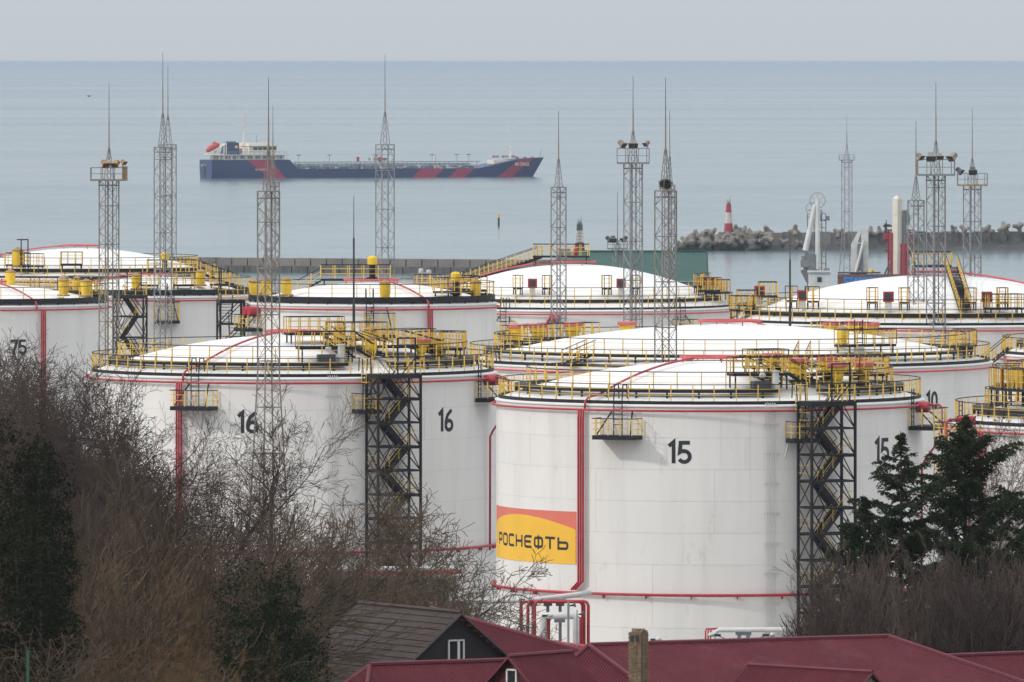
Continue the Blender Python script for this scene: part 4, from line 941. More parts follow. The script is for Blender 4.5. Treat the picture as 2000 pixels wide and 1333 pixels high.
rail_path(o, [(-2.6, -1.5, 3.3), (2.6, -1.5, 3.3), (2.6, 1.5, 3.3), (-2.6, 1.5, 3.3)], 1.2, 1.0, True, GREY, GREY, wpost=.06)
# gull
o = tag(empty('gull', P(174, 188, 1500)), 'dark gull gliding low over open sea', 'bird'); o.scale = (1.5, 1.5, 1.5); FEA = mat('gull_feathers', (.05, .05, .05), .8)
MB().lathe([(.001, -.22), (.06, -.15), (.075, 0), (.05, .12), (.001, .2)], 8).build('body', FEA, o).rotation_euler = (rad(90), 0, rad(60))
for s in (-1, 1):
    wn = MB(); pr = [(0, 0), (.28, .10 if s < 0 else .02), (.52, .30 if s < 0 else -.0)]
    for (xa, za), (xb, zb2) in zip(pr, pr[1:]): wn.prism([(s * xa, -.08, za), (s * xb, -.05, zb2), (s * xb, .06, zb2), (s * xa, .09, za)], (0, 0, .015))
    wn.build('wing', FEA, o)
# ---------------------------------------------------------------- tanker ship
NAVY = mat('navy_hull_paint', (.018, .036, .12), .45, var=.12, scale=.06); NAVYL = mat('paler_navy_stern_paint', (.03, .055, .15), .45, var=.1, scale=.06)
CRIM = mat('crimson_hull_paint', (.36, .028, .08), .45, var=.1, scale=.06); SHW = mat('ship_cream_white', (.72, .67, .59), .5, var=.1, scale=.15); SHG = mat('deck_pipe_grey', (.20, .23, .27), .6, var=.3, scale=.3); ORNG = mat('lifeboat_red', (.50, .07, .05), .4); DECK = mat('deck_dark', (.06, .07, .09), .8)
def ship():
    YS = 47 * F / (348 - YH); yaw = rad(23); xs = PX(402, YS - 8); o = tag(empty('tanker_ship', (xs, YS - 8, 0), yaw), 'navy tanker ship with crimson diagonal stripes lying offshore', 'ship')
    L, B = 138., 16.; o.scale = (1.075, 1, .97)
    def half(x):     # half breadth at deck level along the ship
        if x < 8: return 8 * (.86 + .14 * x / 8)
        if x > 112: return max(.15, 8 * (1 - ((x - 112) / 26.) ** 1.9))
        return 8.
    def dk(x):
        if x < 31: return 7.6
        if x < 34: return 7.6 - (x - 31) / 3 * 3.9
        if x < 108: return 3.7
        if x < 126: return 3.7 + (x - 108) / 18 * 3.9
        return 7.6 + (x - 126) / 12 * .5
    def side(x, z, sgn=-1):
        k = z / max(dk(x), .1); h = half(x)
        if x > 105: h *= 1 - .32 * (1 - max(0, min(1, k))) * (x - 105) / 33
        xo = x - (4.5 * (1 - k) * max(0, (x - 118) / 20) if x > 118 else 0)
        if x < 8: h *= .90 + .10 * min(1, z / 3.)
        return Vector((xo, sgn * h, z))
    X = [0, 2, 4, 8, 14, 20, 26, 31, 34, 45, 60, 75, 90, 104, 108, 112, 116, 120, 124, 128, 131, 134, 136, 138]; ks = (-.35, 0, .25, .5, .75, 1)
    vs = []; fs = []; K = len(ks) * 2
    for x in X:
        d = dk(x); vs += [side(x, k * d) for k in reversed(ks)] + [side(x, k * d, 1) for k in ks]
    for i in range(len(X) - 1):
        for j in range(K - 1): a, c = i * K + j, (i + 1) * K + j; fs.append((a, a + 1, c + 1, c))
        fs.append((i * K + K - 1, i * K, (i + 1) * K, (i + 1) * K + K - 1))
    h = MB().add(vs, fs).build('hull', NAVY, o); autosmooth(h, 30)
    MB().add(vs[:K], [tuple(range(K))]).build('transom', NAVYL, h).location = (-.03, 0, 0)
    def stripe(x0b, x1b, x0t, x1t, zt=None, nm='hull_stripe'):
        vs = []; fs = []; n, mz = 10, 6
        for i in range(n + 1):
            for j in range(mz + 1):
                k = j / mz; u = i / n; x = (x0b + (x1b - x0b) * u) * (1 - k) + (x0t + (x1t - x0t) * u) * k; z = (dk(x) if zt is None else zt) * (.0 + .985 * k); q = side(x, z); q.y -= .07; vs.append(q)
        for i in range(n):
            for j in range(mz): a = i * (mz + 1) + j; fs.append((a, a + mz + 1, a + mz + 2, a + 1))
        MB().add(vs, fs).build(nm, CRIM, h)
    sc = YS / F / cos(yaw) / 1.075
    fx = lambda p: (p - 417) * sc
    stripe(fx(525), fx(557), fx(482), fx(527)); stripe(fx(803), fx(846), fx(819), fx(866)); stripe(fx(874), fx(905), fx(893), fx(925)); stripe(fx(971), fx(1013), fx(1017), fx(1052))
    text_part('РН ТУАПСЕ', 1.9, SHW, h, side(fx(1010), 5.0) + Vector((0, -.35, -.4)), rz=rad(24), ext=.25, sx=.72); text_part('РН ТУАПСЕ', 1.0, SHW, h, (-.15, 5.2, 4.9), rz=rad(-90), ext=.03); text_part('NO SMOKING', 1.1, SHW, h, side(17, 3.2) + Vector((0, -.06, 0)), ext=.02, sx=.7)
    MB().box((-.12, 1.2, 3.0), (.2, 1.9, 5.0)).build('stern_recess', DARKS, h)
    # decks and superstructure
    MB().box((15.5, 0, 7.5), (30, 14.5, .3)).build('poop_deck', DECK, o)
    hs_ = MB().box((17, 0, 8.6), (25, 13, 1.9)).box((16, 0, 9.65), (29, 14.6, .22)).build('deckhouse', SHW, o)
    for k in range(8): MB().box((6.5 + 3 * k, -6.55, 8.65), (2.0, .1, 1.25)).build('opening', SHG, hs_)
    for k in range(9): MB().tube((3 + 3.4 * k, -7.1, 7.6), (3 + 3.4 * k, -7.1, 9.6), .16, 5).build('stanchion', SHW, hs_)
    w_ = MB().box((21.0, 0, 11.6), (11, 11, 3.8)).box((20.6, 0, 14.0), (10.4, 10.4, 1.2)).box((21.0, 0, 13.45), (12, 13.6, .2)).box((15.4, 0, 11), (3.0, 9, 2.7)).build('wheelhouse', SHW, o)
    for k in range(5): MB().box((18.0 + 1.9 * k, -5.56, 12.3), (1.55, .12, 1.1)).build('bridge_window', GLASS, w_)
    for k in range(5): MB().box((26.55, -4.4 + 2.2 * k, 12.4), (.12, 1.7, 1.1)).build('bridge_window', GLASS, w_)
    f = MB().add([(6.6, -2.6, 9.7), (12.6, -2.6, 9.7), (12.6, 2.6, 9.7), (6.6, 2.6, 9.7), (7.8, -2.2, 14.8), (12.5, -2.2, 14.8), (12.5, 2.2, 14.8), (7.8, 2.2, 14.8)], [(0, 1, 5, 4), (1, 2, 6, 5), (2, 3, 7, 6), (3, 0, 4, 7), (4, 5, 6, 7)]).build('funnel', NAVY, o)
    for k in range(4): MB().tube((8.6 + k, 0, 14.7), (8.6 + k, 0, 15.3), .35, 7).build('exhaust', DARKS, f)
    MB().tube((11.4, -2.5, 13.0), (11.4, -2.3, 13.0), .6, 10).build('funnel_badge', GOLD, f)
    mt = MB().tube((15.2, 0, 13.5), (15.2, 0, 20), .45, 6, .2).tube((15.2, 0, 20), (15.2, 0, 27.5), .14, 5).tube((12.1, 0, 22.2), (15.9, 0, 22.2), .14, 5).tube((12.1, 0, 25.6), (15.9, 0, 25.6), .14, 5).tube((12.1, 0, 22.2), (12.0, 0, 23), .14, 5).tube((12.1, 0, 25.6), (12.0, 0, 26.4), .14, 5).tube((15.9, 0, 21.6), (15.9, 0, 27), .14, 5).build('radar_mast', SHW, o)
    MB().tube((20.5, 0, 14), (20.5, 0, 17.9), .1, 5).build('antenna', SHG, o)
    lb = MB().lathe([(.001, -3.2), (.7, -2.9), (1.25, -1.5), (1.3, 1.2), (.9, 2.6), (.001, 3.0)], 10).build('lifeboat', ORNG, o, (1.6, -3.5, 12.9)); lb.rotation_euler = (0, rad(58), 0); autosmooth(lb)
    MB().box((0, 0, 1.35), (.9, .9, 1.0)).build('canopy', ORNG, lb, (-1.2, 0, 0))
    b = MB()
    for y in (-4.6, -2.4): b.tube((-1.6, y, 9.6), (6.6, y, 14.4), .28, 4).tube((6.6, y, 14.4), (6.6, y, 9.6), .2, 4).tube((3, y, 11.9), (3, y, 9.5), .2, 4).tube((1, y, 9.6), (1, y, 7.6), .22, 4)
    b.tube((5.5, -4.6, 13.6), (5.5, -4.6, 9.5), .15, 4).tube((2.2, -4.6, 10.6), (6.5, -4.6, 9.6), .12, 4); b.build('launch_ramp', SHW, o)
    # cargo deck clutter
    b = MB(); r = random.Random(5)
    for zz, yy in ((5.3, -2), (5.0, -3.4), (5.7, -1), (4.6, -5)): b.tube((33, yy, zz), (107, yy, zz), .22, 5)
    b.tube((33, -6.9, 6.6), (109, -6.9, 6.6), .16, 4)
    for k in range(40): x = 33.5 + k * 1.9; b.tube((x, -6.9, 3.7), (x, -6.9, 6.6), .11, 4); b.tube((x, -3 - r.random() * 2, 3.7), (x, -3 - r.random() * 2, 5.4), .16, 4)
    b.build('cargo_piping', SHG, o)
    for k in range(130): x = r.uniform(34, 107); MB().box((x, r.uniform(-6.5, -2), 3.7 + r.uniform(.4, 1.1)), (r.uniform(.5, 2.2), .8, r.uniform(.5, 1.5))).build('deck_fitting', SHG if k % 5 else SHW, o)
    b = MB().box((70, 0, 6.4), (75, 1.6, .14)); b.build('catwalk', SHG, o)
    for x in (61, 67, 70, 92.5): MB().box((x, -1.5, 7.6), (.9, .9, 2.1)).build('vent_post', SHW if x in (67, 92.5) else ORNG, o)
    for x in (37.5, 50, 68.5, 92, 102, 112 - 5): MB().tube((x, 0, 6.4), (x, 0, 9.3), .09, 5).box((x, 0, 9.4), (1.7, .3, .35)).build('deck_light', SHG, o)
    MB().box((70, 1, 7.6), (6.5, 3, 1.1)).tube((73.5, -1, 6), (73.5, -1, 9.6), .2, 5).tube((70, -1, 9.4), (74, -1, 9.6), .12, 4).build('hose_crane', SHG, o)
    # forecastle
    MB().box((119.5, 0, 5.6), (7, 7, 2.8)).build('forecastle', SHW, o); [MB().box((116 + 1.3 * k, -3 + (k % 3), 8.5), (.5, 1.2, .9)).build('winch', SHG if k % 3 else ORNG, o) for k in range(8)]
    MB().tube((124.5, 0, 8), (124.5, 0, 12.4), .55, 6, .25).tube((124.5, 0, 12.4), (124.5, 0, 20.5), .08, 5).box((123, 0, 12), (.9, .3, .5)).box((124.5, 0, 20.3), (.5, .3, .5)).box((124.5, 0, 18.2), (.5, .3, .5)).build('foremast', SHW, o)
    for k in range(6): MB().box((127 + 1.6 * k, 0, 8.0), (.8, 1.5, .8)).build('mooring_winch', SHW if k % 2 else SHG, o)
    MB().tube((136.5, 0, 8), (136.9, 0, 11.4), .09, 5).build('jackstaff', SHG, o)
    rail_path(o, [(1, -7.0, 9.8), (16, -7.2, 9.8), (30, -7.2, 9.8)], 1.2, 2.0, False, SHG, SHG, wpost=.1, rtop=.06)
ship()
# ---------------------------------------------------------------- houses
CRR = mat('crimson_corrugated_sheet', (.100, .019, .027), .68, var=.16, scale=.45, stain=(.125, .042, .048), stainamt=.6, spec=.12)
CRF = mat('crimson_ridge_flashing', (.135, .033, .045), .6, var=.1, scale=1, spec=.2)
BRNT = mat('brown_metal_tile', (.060, .044, .041), .65, var=.14, scale=.8, stain=(.085, .068, .062), stainamt=.4, spec=.2)
DKW = mat('dark_plum_siding', (.022, .016, .021), .7, var=.15); CRW = mat('deep_red_siding', (.09, .010, .018), .55, var=.1); WFR = mat('white_window_frame', (.70, .70, .70), .4, var=.05)
PLAST = mat('house_plaster', (.38, .35, .31), .9, var=.1)
def corrugated(poly, ridge_dir, pitch=.115, amp=.016, nm='roof_sheet', m=None, parent=None, rows=None):
    """corrugated sheet on a planar convex polygon; ribs run down the slope"""
    poly = [Vector(p) for p in poly]; u = Vector(ridge_dir).normalized(); n = (poly[1] - poly[0]).cross(poly[2] - poly[0]).normalized()
    if n.z < 0: n = -n
    v = n.cross(u).normalized(); u = v.cross(n).normalized(); o0 = poly[0]; uv = [((p - o0).dot(u), (p - o0).dot(v)) for p in poly]
    umin, umax = min(a for a, _ in uv), max(a for a, _ in uv)
    def span(x):
        ys = []
        for (a, b), (c, d) in zip(uv, uv[1:] + uv[:1]):
            if (a - x) * (c - x) <= 0 and abs(a - c) > 1e-9: ys.append(b + (d - b) * (x - a) / (c - a))
        return (min(ys), max(ys)) if ys else None
    prof = ((0, 0), (.30, 0), (.42, 1), (.72, 1), (.84, 0)); vs = []; fs = []; prev = None; k = 0; x = umin
    cnt = int((umax - umin) / pitch) + 1
    rows_ = rows or None; out = []
    def strip(vlo, vhi, lift0, lift1):
        vs = []; fs = []; prev = None
        for i in range(cnt):
            for f, h in prof:
                x = umin + (i + f) * pitch
                if x > umax: continue
                s = span(min(max(x, umin + 1e-4), umax - 1e-4))
                if not s: prev = None; continue
                a, b = max(s[0], vlo), min(s[1], vhi)
                if b - a < 1e-3: prev = None; continue
                la = lift0 + (lift1 - lift0) * (a - vlo) / max(vhi - vlo, 1e-6) if rows_ else 0; lb = lift0 + (lift1 - lift0) * (b - vlo) / max(vhi - vlo, 1e-6) if rows_ else 0
                j = len(vs); vs.append(o0 + u * x + v * a + n * (h * amp + la)); vs.append(o0 + u * x + v * b + n * (h * amp + lb))
                if prev is not None: fs.append((prev, j, j + 1, prev + 1))
                prev = j
        return vs, fs
    if rows_:
        vmin, vmax = min(b for _, b in uv), max(b for _, b in uv); nr = int((vmax - vmin) / rows_) + 1
        down = v.z < 0
        for r in range(nr):
            a, b = vmin + r * rows_, min(vmax, vmin + (r + 1) * rows_); l0, l1 = (0, .035) if down else (.035, 0)
            vs, fs = strip(a, b, l0, l1)
            if fs: MB().add(vs, fs).build(nm, m, parent)
    else:
        vs, fs = strip(-1e6, 1e6, 0, 0); return MB().add(vs, fs).build(nm, m, parent)
def flash(p, q, r=.07, m=None, parent=None, nm='ridge_cap'): return MB().tube(p, q, r, 6).build(nm, m or CRF, parent)
def window(parent, c, ux, wd, ht, out, mull=True):
    """c centre (world, parent at origin), ux horizontal unit, out outward unit"""
    ux, out, c = Vector(ux), Vector(out), Vector(c); Rm = Matrix((ux, out, Vector((0, 0, 1)))).transposed()
    fr = MB(); t = .07
    for s in (-1, 1): fr.box(c + ux * s * (wd / 2 - t / 2), (t, .1, ht), Rm); fr.box(c + Vector((0, 0, s * (ht / 2 - t / 2))), (wd, .1, t), Rm)
    if mull: fr.box(c + ux * wd * .14, (t * 1.7, .1, ht), Rm)
    f = fr.build('window_frame', WFR, parent); MB().box(c - out * .02, (wd - .1, .03, ht - .1), Rm).build('pane', GLASS, f); return f
# brown tiled house
o = tag(empty('house'), 'dark house with brown metal tile roof and white gable window', 'house'); 
A = P(893, 1198, 430); Bf = P(707, 1180, 437.3); Bf.z = A.z; d = (Bf - A).normalized(); d.z = 0; pr = Vector((-d.y, d.x, 0)); pr = pr if pr.x < 0 else -pr
o.location = (A.x, A.y, gz(430)); O = Vector(o.location); A -= O; Bf -= O; dn = pr * 4.2 + Vector((0, 0, -3.36)); dn2 = -pr * 4.2 + Vector((0, 0, -3.36)); ov = -d * .35
corrugated([A + ov, Bf - ov, Bf - ov + dn, A + ov + dn], d, .20, .022, 'tile_row', BRNT, o, rows=.40)
corrugated([A + ov, Bf - ov, Bf - ov + dn2, A + ov + dn2], d, .20, .022, 'tile_row', BRNT, o, rows=.40)
flash(A + ov + Vector((0, 0, .06)), Bf - ov + Vector((0, 0, .06)), .10, BRNT, o)
for e in (A + ov, Bf - ov):
    for k in (dn, dn2): MB().tube(e + Vector((0, 0, -.04)), e + k + Vector((0, 0, -.04)), .075, 4).build('verge_board', BRNT, o)
low = -A.z * 0
b = MB().prism([A + dn * .93 + Vector((0, 0, 0)), A + Vector((0, 0, -.2)), A + dn2 * .93, Vector((A.x + dn2.x * .93, A.y + dn2.y * .93, 0)), Vector((A.x + dn.x * .93, A.y + dn.y * .93, 0))], d * .2); gw = b.build('gable_wall', DKW, o)
MB().prism([Bf + dn * .93, Bf + Vector((0, 0, -.2)), Bf + dn2 * .93, Vector((Bf.x + dn2.x * .93, Bf.y + dn2.y * .93, 0)), Vector((Bf.x + dn.x * .93, Bf.y + dn.y * .93, 0))], -d * .2).build('gable_wall', DKW, o)
for k in (dn, dn2):
    q0, q1 = A + k * .93, Bf + k * .93; MB().add([q0, q1, Vector((q1.x, q1.y, 0)), Vector((q0.x, q0.y, 0))], [(0, 1, 2, 3)]).build('side_wall', DKW, o)
uu = -pr
window(o, A - d * .03 + Vector((0, 0, -1.72)) - pr * (-.25) * 0 + uu * -.08, uu, .86, 1.05, -d)
# crimson house with chimney
o = tag(empty('house', (PX(1440, 400), 402, gz(402))), 'long house with crimson corrugated hipped roof and brick chimney', 'house'); O = Vector(o.location)
q = lambda px, py, Y: P(px, py, Y) - O
A = q(1150, 1262, 400); Bp = q(1735, 1245, 406.1); C = q(2080, 1362, 402); rd = (Bp - A).normalized(); dv = (C - Bp) - rd * (C - Bp).dot(rd)
D = A + dv * 1.35 + rd * .9; C2 = Bp + (C - Bp) * 1.35
corrugated([A, Bp, C2, D], rd, .15, .034, 'roof_sheet', CRR, o); E = A + dv * 1.35 + rd * -3.4
E = A + Vector((-3.4, -2.2, -2.9)); corrugated([A, D, E], (D - E), .15, .034, 'roof_sheet', CRR, o)
back = Vector((dv.x, -dv.y, dv.z)); corrugated([A, Bp, Bp + back * 1.2 + rd * 6, A + back * 1.2], rd, .15, .034, 'roof_sheet', CRR, o)
for p_, q_ in ((A, Bp), (Bp, C2), (A, D), (A, E)): flash(p_ + Vector((0, 0, .05)), q_ + Vector((0, 0, .05)), .10, None, o)
zw = D.z; b = MB()
for p_, q_ in ((D, C2), (E, D), (C2, Bp + back * 1.2 + rd * 6), (Bp + back * 1.2 + rd * 6, A + back * 1.2), (A + back * 1.2, E)):
    i1, i2 = p_ * 1, q_ * 1; i1 += (Vector((6, 2, 0)) - i1) * .03; i2 += (Vector((6, 2, 0)) - i2) * .03
    b.add([Vector((i1.x, i1.y, i1.z - .1)), Vector((i2.x, i2.y, i2.z - .1)), Vector((i2.x, i2.y, 0)), Vector((i1.x, i1.y, 0))], [(0, 1, 2, 3)])
b.build('house_wall', PLAST, o)
def gable_wing(G, back_pt, hw, drop, length, wall_m, win=None, nm='roof_sheet', pitch=.15, ov=.25):
    d = (back_pt - G); d.z = 0; d.normalize(); pp = Vector((d.y, -d.x, 0)); e = G + d * length; of = -d * ov
    for s in (-1, 1):
        dn = pp * s * hw + Vector((0, 0, -drop)); corrugated([G + of, e, e + dn, G + of + dn], d, pitch, .032, nm, CRR, o); MB().tube(G + of + Vector((0, 0, -.03)), G + of + dn + Vector((0, 0, -.03)), .05, 4).build('verge_trim', CRF, o)
    flash(G + of + Vector((0, 0, .04)), e + Vector((0, 0, .04)), .09, None, o); b = MB()
    n = int(2 * hw * .94 / .13)
    for i in range(n):                                        # ribbed siding boards
        x0_, x1_ = -hw * .94 + .13 * i, -hw * .94 + .13 * i + .115; xm = (x0_ + x1_) / 2; zt = -drop * abs(xm) / hw - .06
        b.prism([G + pp * x0_ + Vector((0, 0, zt)), G + pp * x1_ + Vector((0, 0, zt)), G + pp * x1_ + Vector((0, 0, -6)), G + pp * x0_ + Vector((0, 0, -6))], d * .04)
    b.build('siding', wall_m, o); MB().prism([G + Vector((0, 0, -.1)) + d * .05, G + pp * hw * .92 + Vector((0, 0, -drop)) + d * .05, G - pp * hw * .92 + Vector((0, 0, -drop)) + d * .05], d * .1).build('gable_wall', wall_m, o)
    if win: window(o, G + Vector((0, 0, win[2])) + pp * win[0] - d * .03, pp, win[1], win[3], -d, False)
G = q(1000, 1283, 388); gable_wing(G, q(1125, 1273, 391.2), 2.3, 2.1, 3.9, CRW, (.02, .56, -1.05, 1.1))
G = q(1695, 1314, 388); gable_wing(G, q(1440, 1298, 393), 1.9, 1.5, 6.6, mat('grey_gable_boards', (.33, .34, .34), .7), None)
# brick chimney
BRK = mat('old_chimney_brick', (.20, .145, .095), .95, var=.3, scale=2.2, stain=(.30, .12, .06), stainamt=.6, rndv=.22); MORT = mat('chimney_mortar', (.11, .10, .085), .95, var=.2)
cb = q(1247, 1332, 392); ang = rad(-32); ch = MB().box((0, 0, .95), (.74, .53, 2.5)).build('chimney', MORT, o, cb, ang); ch.scale = (.86, .92, .935)
bm = MB().box((0, 0, 0), (.235, .05, .065)).mesh('brick', BRK); bh = MB().box((0, 0, 0), (.115, .05, .065)).mesh('brick', BRK)
for r_ in range(29):
    z = -.25 + r_ * .085; of = .06 * (r_ % 2)
    for k in range(3): inst('brick', bm, ch, (-.245 + .245 * k + of * (1 if k < 2 else 0) - .03 + rnd.uniform(-.006, .006), -.272, z))
    for k in range(2): inst('brick', bm, ch, (.378, -.13 + .25 * k + of * .4 + rnd.uniform(-.006, .006), z), pi / 2)
for k in range(10): MB().box((rnd.uniform(-.3, .3), rnd.uniform(-.2, .2), 2.22 + rnd.uniform(-.03, .1)), (.22, .13, .1), Matrix.Rotation(rnd.uniform(-.4, .4), 3, 'Z')).build('brick', BRK, ch)
for x in (-.17, .13): MB().box((x, -.29, 1.92), (.17, .05, .26)).build('flue_opening', DARKS, ch)
# low left crimson roof
o = tag(empty('house', (PX(850, 394), 396, gz(396))), 'low crimson corrugated roof in front of the brown house', 'house'); O = Vector(o.location); q = lambda px, py, Y: P(px, py, Y) - O
A = q(722, 1300, 394); Bp = q(1010, 1291, 397.1); rd = (Bp - A).normalized(); corrugated([A, Bp, Bp + Vector((0, -4, -2.6)), A + Vector((-.3, -4, -2.6))], rd, .15, .034, 'roof_sheet', CRR, o)
corrugated([A, A + Vector((-.3, -4, -2.6)), A + Vector((-3.6, -1.5, -2.6))], Vector((-3.3, 2.5, 0)), .15, .034, 'roof_sheet', CRR, o); corrugated([A, Bp, Bp + Vector((0, 4, -2.6)), A + Vector((-.3, 4, -2.6))], rd, .15, .034, 'roof_sheet', CRR, o)
flash(A + Vector((0, 0, .05)), Bp + Vector((0, 0, .05)), .1, None, o); flash(A, A + Vector((-.3, -4, -2.55)), .09, None, o); flash(A, A + Vector((-3.6, -1.5, -2.55)), .09, None, o)
MB().box((0, 0, 2.1), (7.6, 6.5, 4.2)).build('house_wall', PLAST, o)
# crimson roof behind, right roof
o = tag(empty('house', (PX(1000, 452), 450, gz(450))), 'crimson roof sloping down beside the red pipe loops', 'house'); O = Vector(o.location); q = lambda px, py, Y: P(px, py, Y) - O
A = q(840, 1188, 457); Bp = q(1150, 1276, 448); dv = Vector((-2.4, -4.6, -2.2)); corrugated([A, Bp, Bp + dv, A + dv], (Bp - A), .15, .034, 'roof_sheet', CRR, o); flash(A + Vector((0, 0, .04)), Bp + Vector((0, 0, .04)), .09, None, o); MB().box((-1.5, .5, 2.2), (6, 4, 4.5)).build('house_wall', PLAST, o)
o = tag(empty('house', (PX(1960, 409), 409, gz(409))), 'crimson roof joining the hipped house below the cedar', 'house'); O = Vector(o.location); q = lambda px, py, Y: P(px, py, Y) - O
A = q(1850, 1283, 409); Bp = q(2250, 1268, 414.3); corrugated([A, Bp, Bp + Vector((0, -4.5, -2.4)), A + Vector((0, -4.5, -2.4))], Bp - A, .15, .034, 'roof_sheet', CRR, o); corrugated([A, Bp, Bp + Vector((0, 4, -2.4)), A + Vector((0, 4, -2.4))], Bp - A, .15, .034, 'roof_sheet', CRR, o); flash(A + Vector((0, 0, .05)), Bp + Vector((0, 0, .05)), .09, None, o); MB().box((3, 0, 2.5), (8, 7, 4.4)).build('house_wall', PLAST, o)
# roofs and glazed building at the foot of tank 16
o = tag(empty('house', (PX(740, 520), 520, gz(520))), 'small red roofed building at the foot of tank 16', 'house'); O = Vector(o.location); q = lambda px, py, Y: P(px, py, Y) - O
CRX = mat('brick_red_sheet', (.165, .045, .045), .6, var=.12, scale=.6); A = q(676, 1150, 520); Bp = q(800, 1157, 516.5); Bp.z = A.z
corrugated([A, Bp, Bp + Vector((1.6, -3.4, -2.6)), A + Vector((-1.6, -3.4, -2.6))], Bp - A, .2, .02, 'roof_sheet', CRX, o); corrugated([Bp, Bp + Vector((1.6, -3.4, -2.6)), Bp + Vector((3.4, 1.6, -2.6))], Vector((1.8, 5, 0)), .2, .02, 'roof_sheet', CRX, o); corrugated([A, A + Vector((-1.6, -3.4, -2.6)), A + Vector((-3, 1.6, -2.6))], Vector((-1.4, 5, 0)), .2, .02, 'roof_sheet', CRX, o)
flash(A, Bp, .09, CRX, o); flash(Bp, Bp + Vector((1.6, -3.4, -2.55)), .09, CRX, o); MB().box((0, 0, 2.2), (5, 4, 4.4)).build('house_wall', PLAST, o)
o = tag(empty('pump_house', (PX(755, 600), 600, gz(600))), 'low glazed pump house before tank 16 stair tower', 'building'); O = Vector(o.location); q = lambda px, py, Y: P(px, py, Y) - O
zt = q(700, 1119, 600).z; x0_, x1_ = q(622, 0, 600).x, q(890, 0, 600).x; MB().box(((x0_ + x1_) / 2, 2, zt / 2), (x1_ - x0_, 4, zt)).build('pump_house_wall', PLAST, o)
for k in range(7): wx = x0_ + .7 + k * 1.15; f = MB().box((wx, -.03, zt - 1.0), (1.0, .08, 1.3)).build('window_frame', GREY, o); MB().box((wx, -.08, zt - 1.0), (.86, .03, 1.12)).build('pane', GLASS, f)
MB().tube((x0_ - .4, -.5, zt + .22), (x1_ + .4, -.5, zt + .3), .17, 10).build('roof_edge_pipe', WPIPE, o); MB().tube((x0_ - .4, -.6, zt - .0), (x1_ + .4, -.6, zt + .05), .085, 8).build('red_edge_pipe', RED, o)
# ---------------------------------------------------------------- pipe loops at the foot of tank 15
Yr = 604.
o = tag(empty('pipe_rack', (PX(1085, Yr), Yr, gz(Yr))), 'red and white pipe loops on grey posts beside tank 15', 'pipes'); O = Vector(o.location); q = lambda px, py, dy=0: P(px, py, Yr + dy) - O
def loop(x0, x1, yt, yb, m, r, dy): pts = [q(x0, yb, dy), q(x0, yt + 8, dy), q(x0 + 3, yt + 2, dy), q(x0 + 8, yt, dy), q(x1 - 8, yt, dy), q(x1 - 3, yt + 2, dy), q(x1, yt + 8, dy), q(x1, yb, dy)]; return MB().path(pts, r, 8).build('pipe_loop', m, o, smooth=True)
for i, (a, c, yt, m, r, dy) in enumerate(((1018, 1138, 1176, RED, .10, .6), (1031, 1141, 1175, RED, .10, .3), (1044, 1149, 1175, RED, .11, 0), (1068, 1132, 1207, RED, .09, -.3), (1072, 1136, 1206, RED, .09, 0))): loop(a, c, yt, 1330, m, r, dy)
MB().path([q(1061, 1330, -.4), q(1061, 1210, -.4), q(1066, 1203, -.4), q(1120, 1202, -.4), q(1125, 1208, -.4), q(1125, 1330, -.4)], .22, 10).build('lagged_loop', WPIPE, o, smooth=True)
MB().path([q(700, 1180, 1.5), q(980, 1174, 1.5), q(1040, 1172, 1.5), q(1120, 1163, 2.2), q(1152, 1158, 3.0)], .17, 10).build('lagged_pipe', WPIPE, o, smooth=True); MB().path([q(1030, 1170, 2), q(1125, 1158, 3)], .08, 8).build('red_feed_pipe', RED, o)
for px in (1041, 1070, 1094): MB().box(q(px, 1255, .9), (.20, .2, 5.2)).build('steel_post', GREYB, o); MB().box(q(px, 1180, .9), (.55, .3, .25)).build('post_head', GREYB, o)
MB().box(q(1093, 1172, .9), (.9, .3, .14)).box(q(1093, 1213, .5), (.7, .3, .2)).build('cross_beam', GREYB, o)
MB().path([q(1020, 1250, -2), q(1080, 1255, -2), q(1180, 1268, -2)], .13, 8).build('ground_pipe', REDL, o, smooth=True)
for px, yt in ((1110, 1175), (1127, 1192)):
    p_ = tag(empty('horn_post', P(px, 1400, Yr - 3) * 1), 'grey post with dark horn loudspeaker, %s one before the pipe loops' % ('taller' if px == 1110 else 'shorter'), 'loudspeaker'); p_.location.z = gz(Yr - 3); z = P(px, yt, Yr - 3).z - p_.location.z
    MB().tube((0, 0, 0), (0, 0, z), .075 if px == 1110 else .035, 8).build('post', GREYB, p_); hn = MB().lathe([(.03, -.2), (.06, -.05), (.07, .05), (.17, .22), (.001, .12)], 10).build('horn', BLKM, p_, (.25, -.05, z - .25)); hn.rotation_euler = (0, rad(80), 0)
o = tag(empty('pipe_rack', (PX(1470, 600), 600, gz(600))), 'white lagged overhead pipe on grey supports before tank 15', 'pipes'); O = Vector(o.location); q = lambda px, py, dy=0: P(px, py, 600 + dy) - O
MB().path([q(1394, 1330), q(1394, 1246), q(1397, 1236), q(1404, 1231), q(1540, 1230), q(1548, 1236), q(1551, 1250), q(1551, 1330)], .155, 10).build('lagged_pipe', WPIPE, o, smooth=True)
for px in (1378, 1383, 1388): MB().path([q(px, 1330, 1), q(px, 1233, 1), q(px + 2, 1229, 1), q(px + 20, 1228, 2.5)], .055, 7).build('red_pipe', RED, o, smooth=True)
for px in (1444, 1461): MB().box(q(px, 1290, .2), (.24, .24, 3.4)).build('steel_post', GREYB, o)
MB().box(q(1452, 1238, .2), (1.0, .34, .2)).build('cross_beam', GREYB, o)
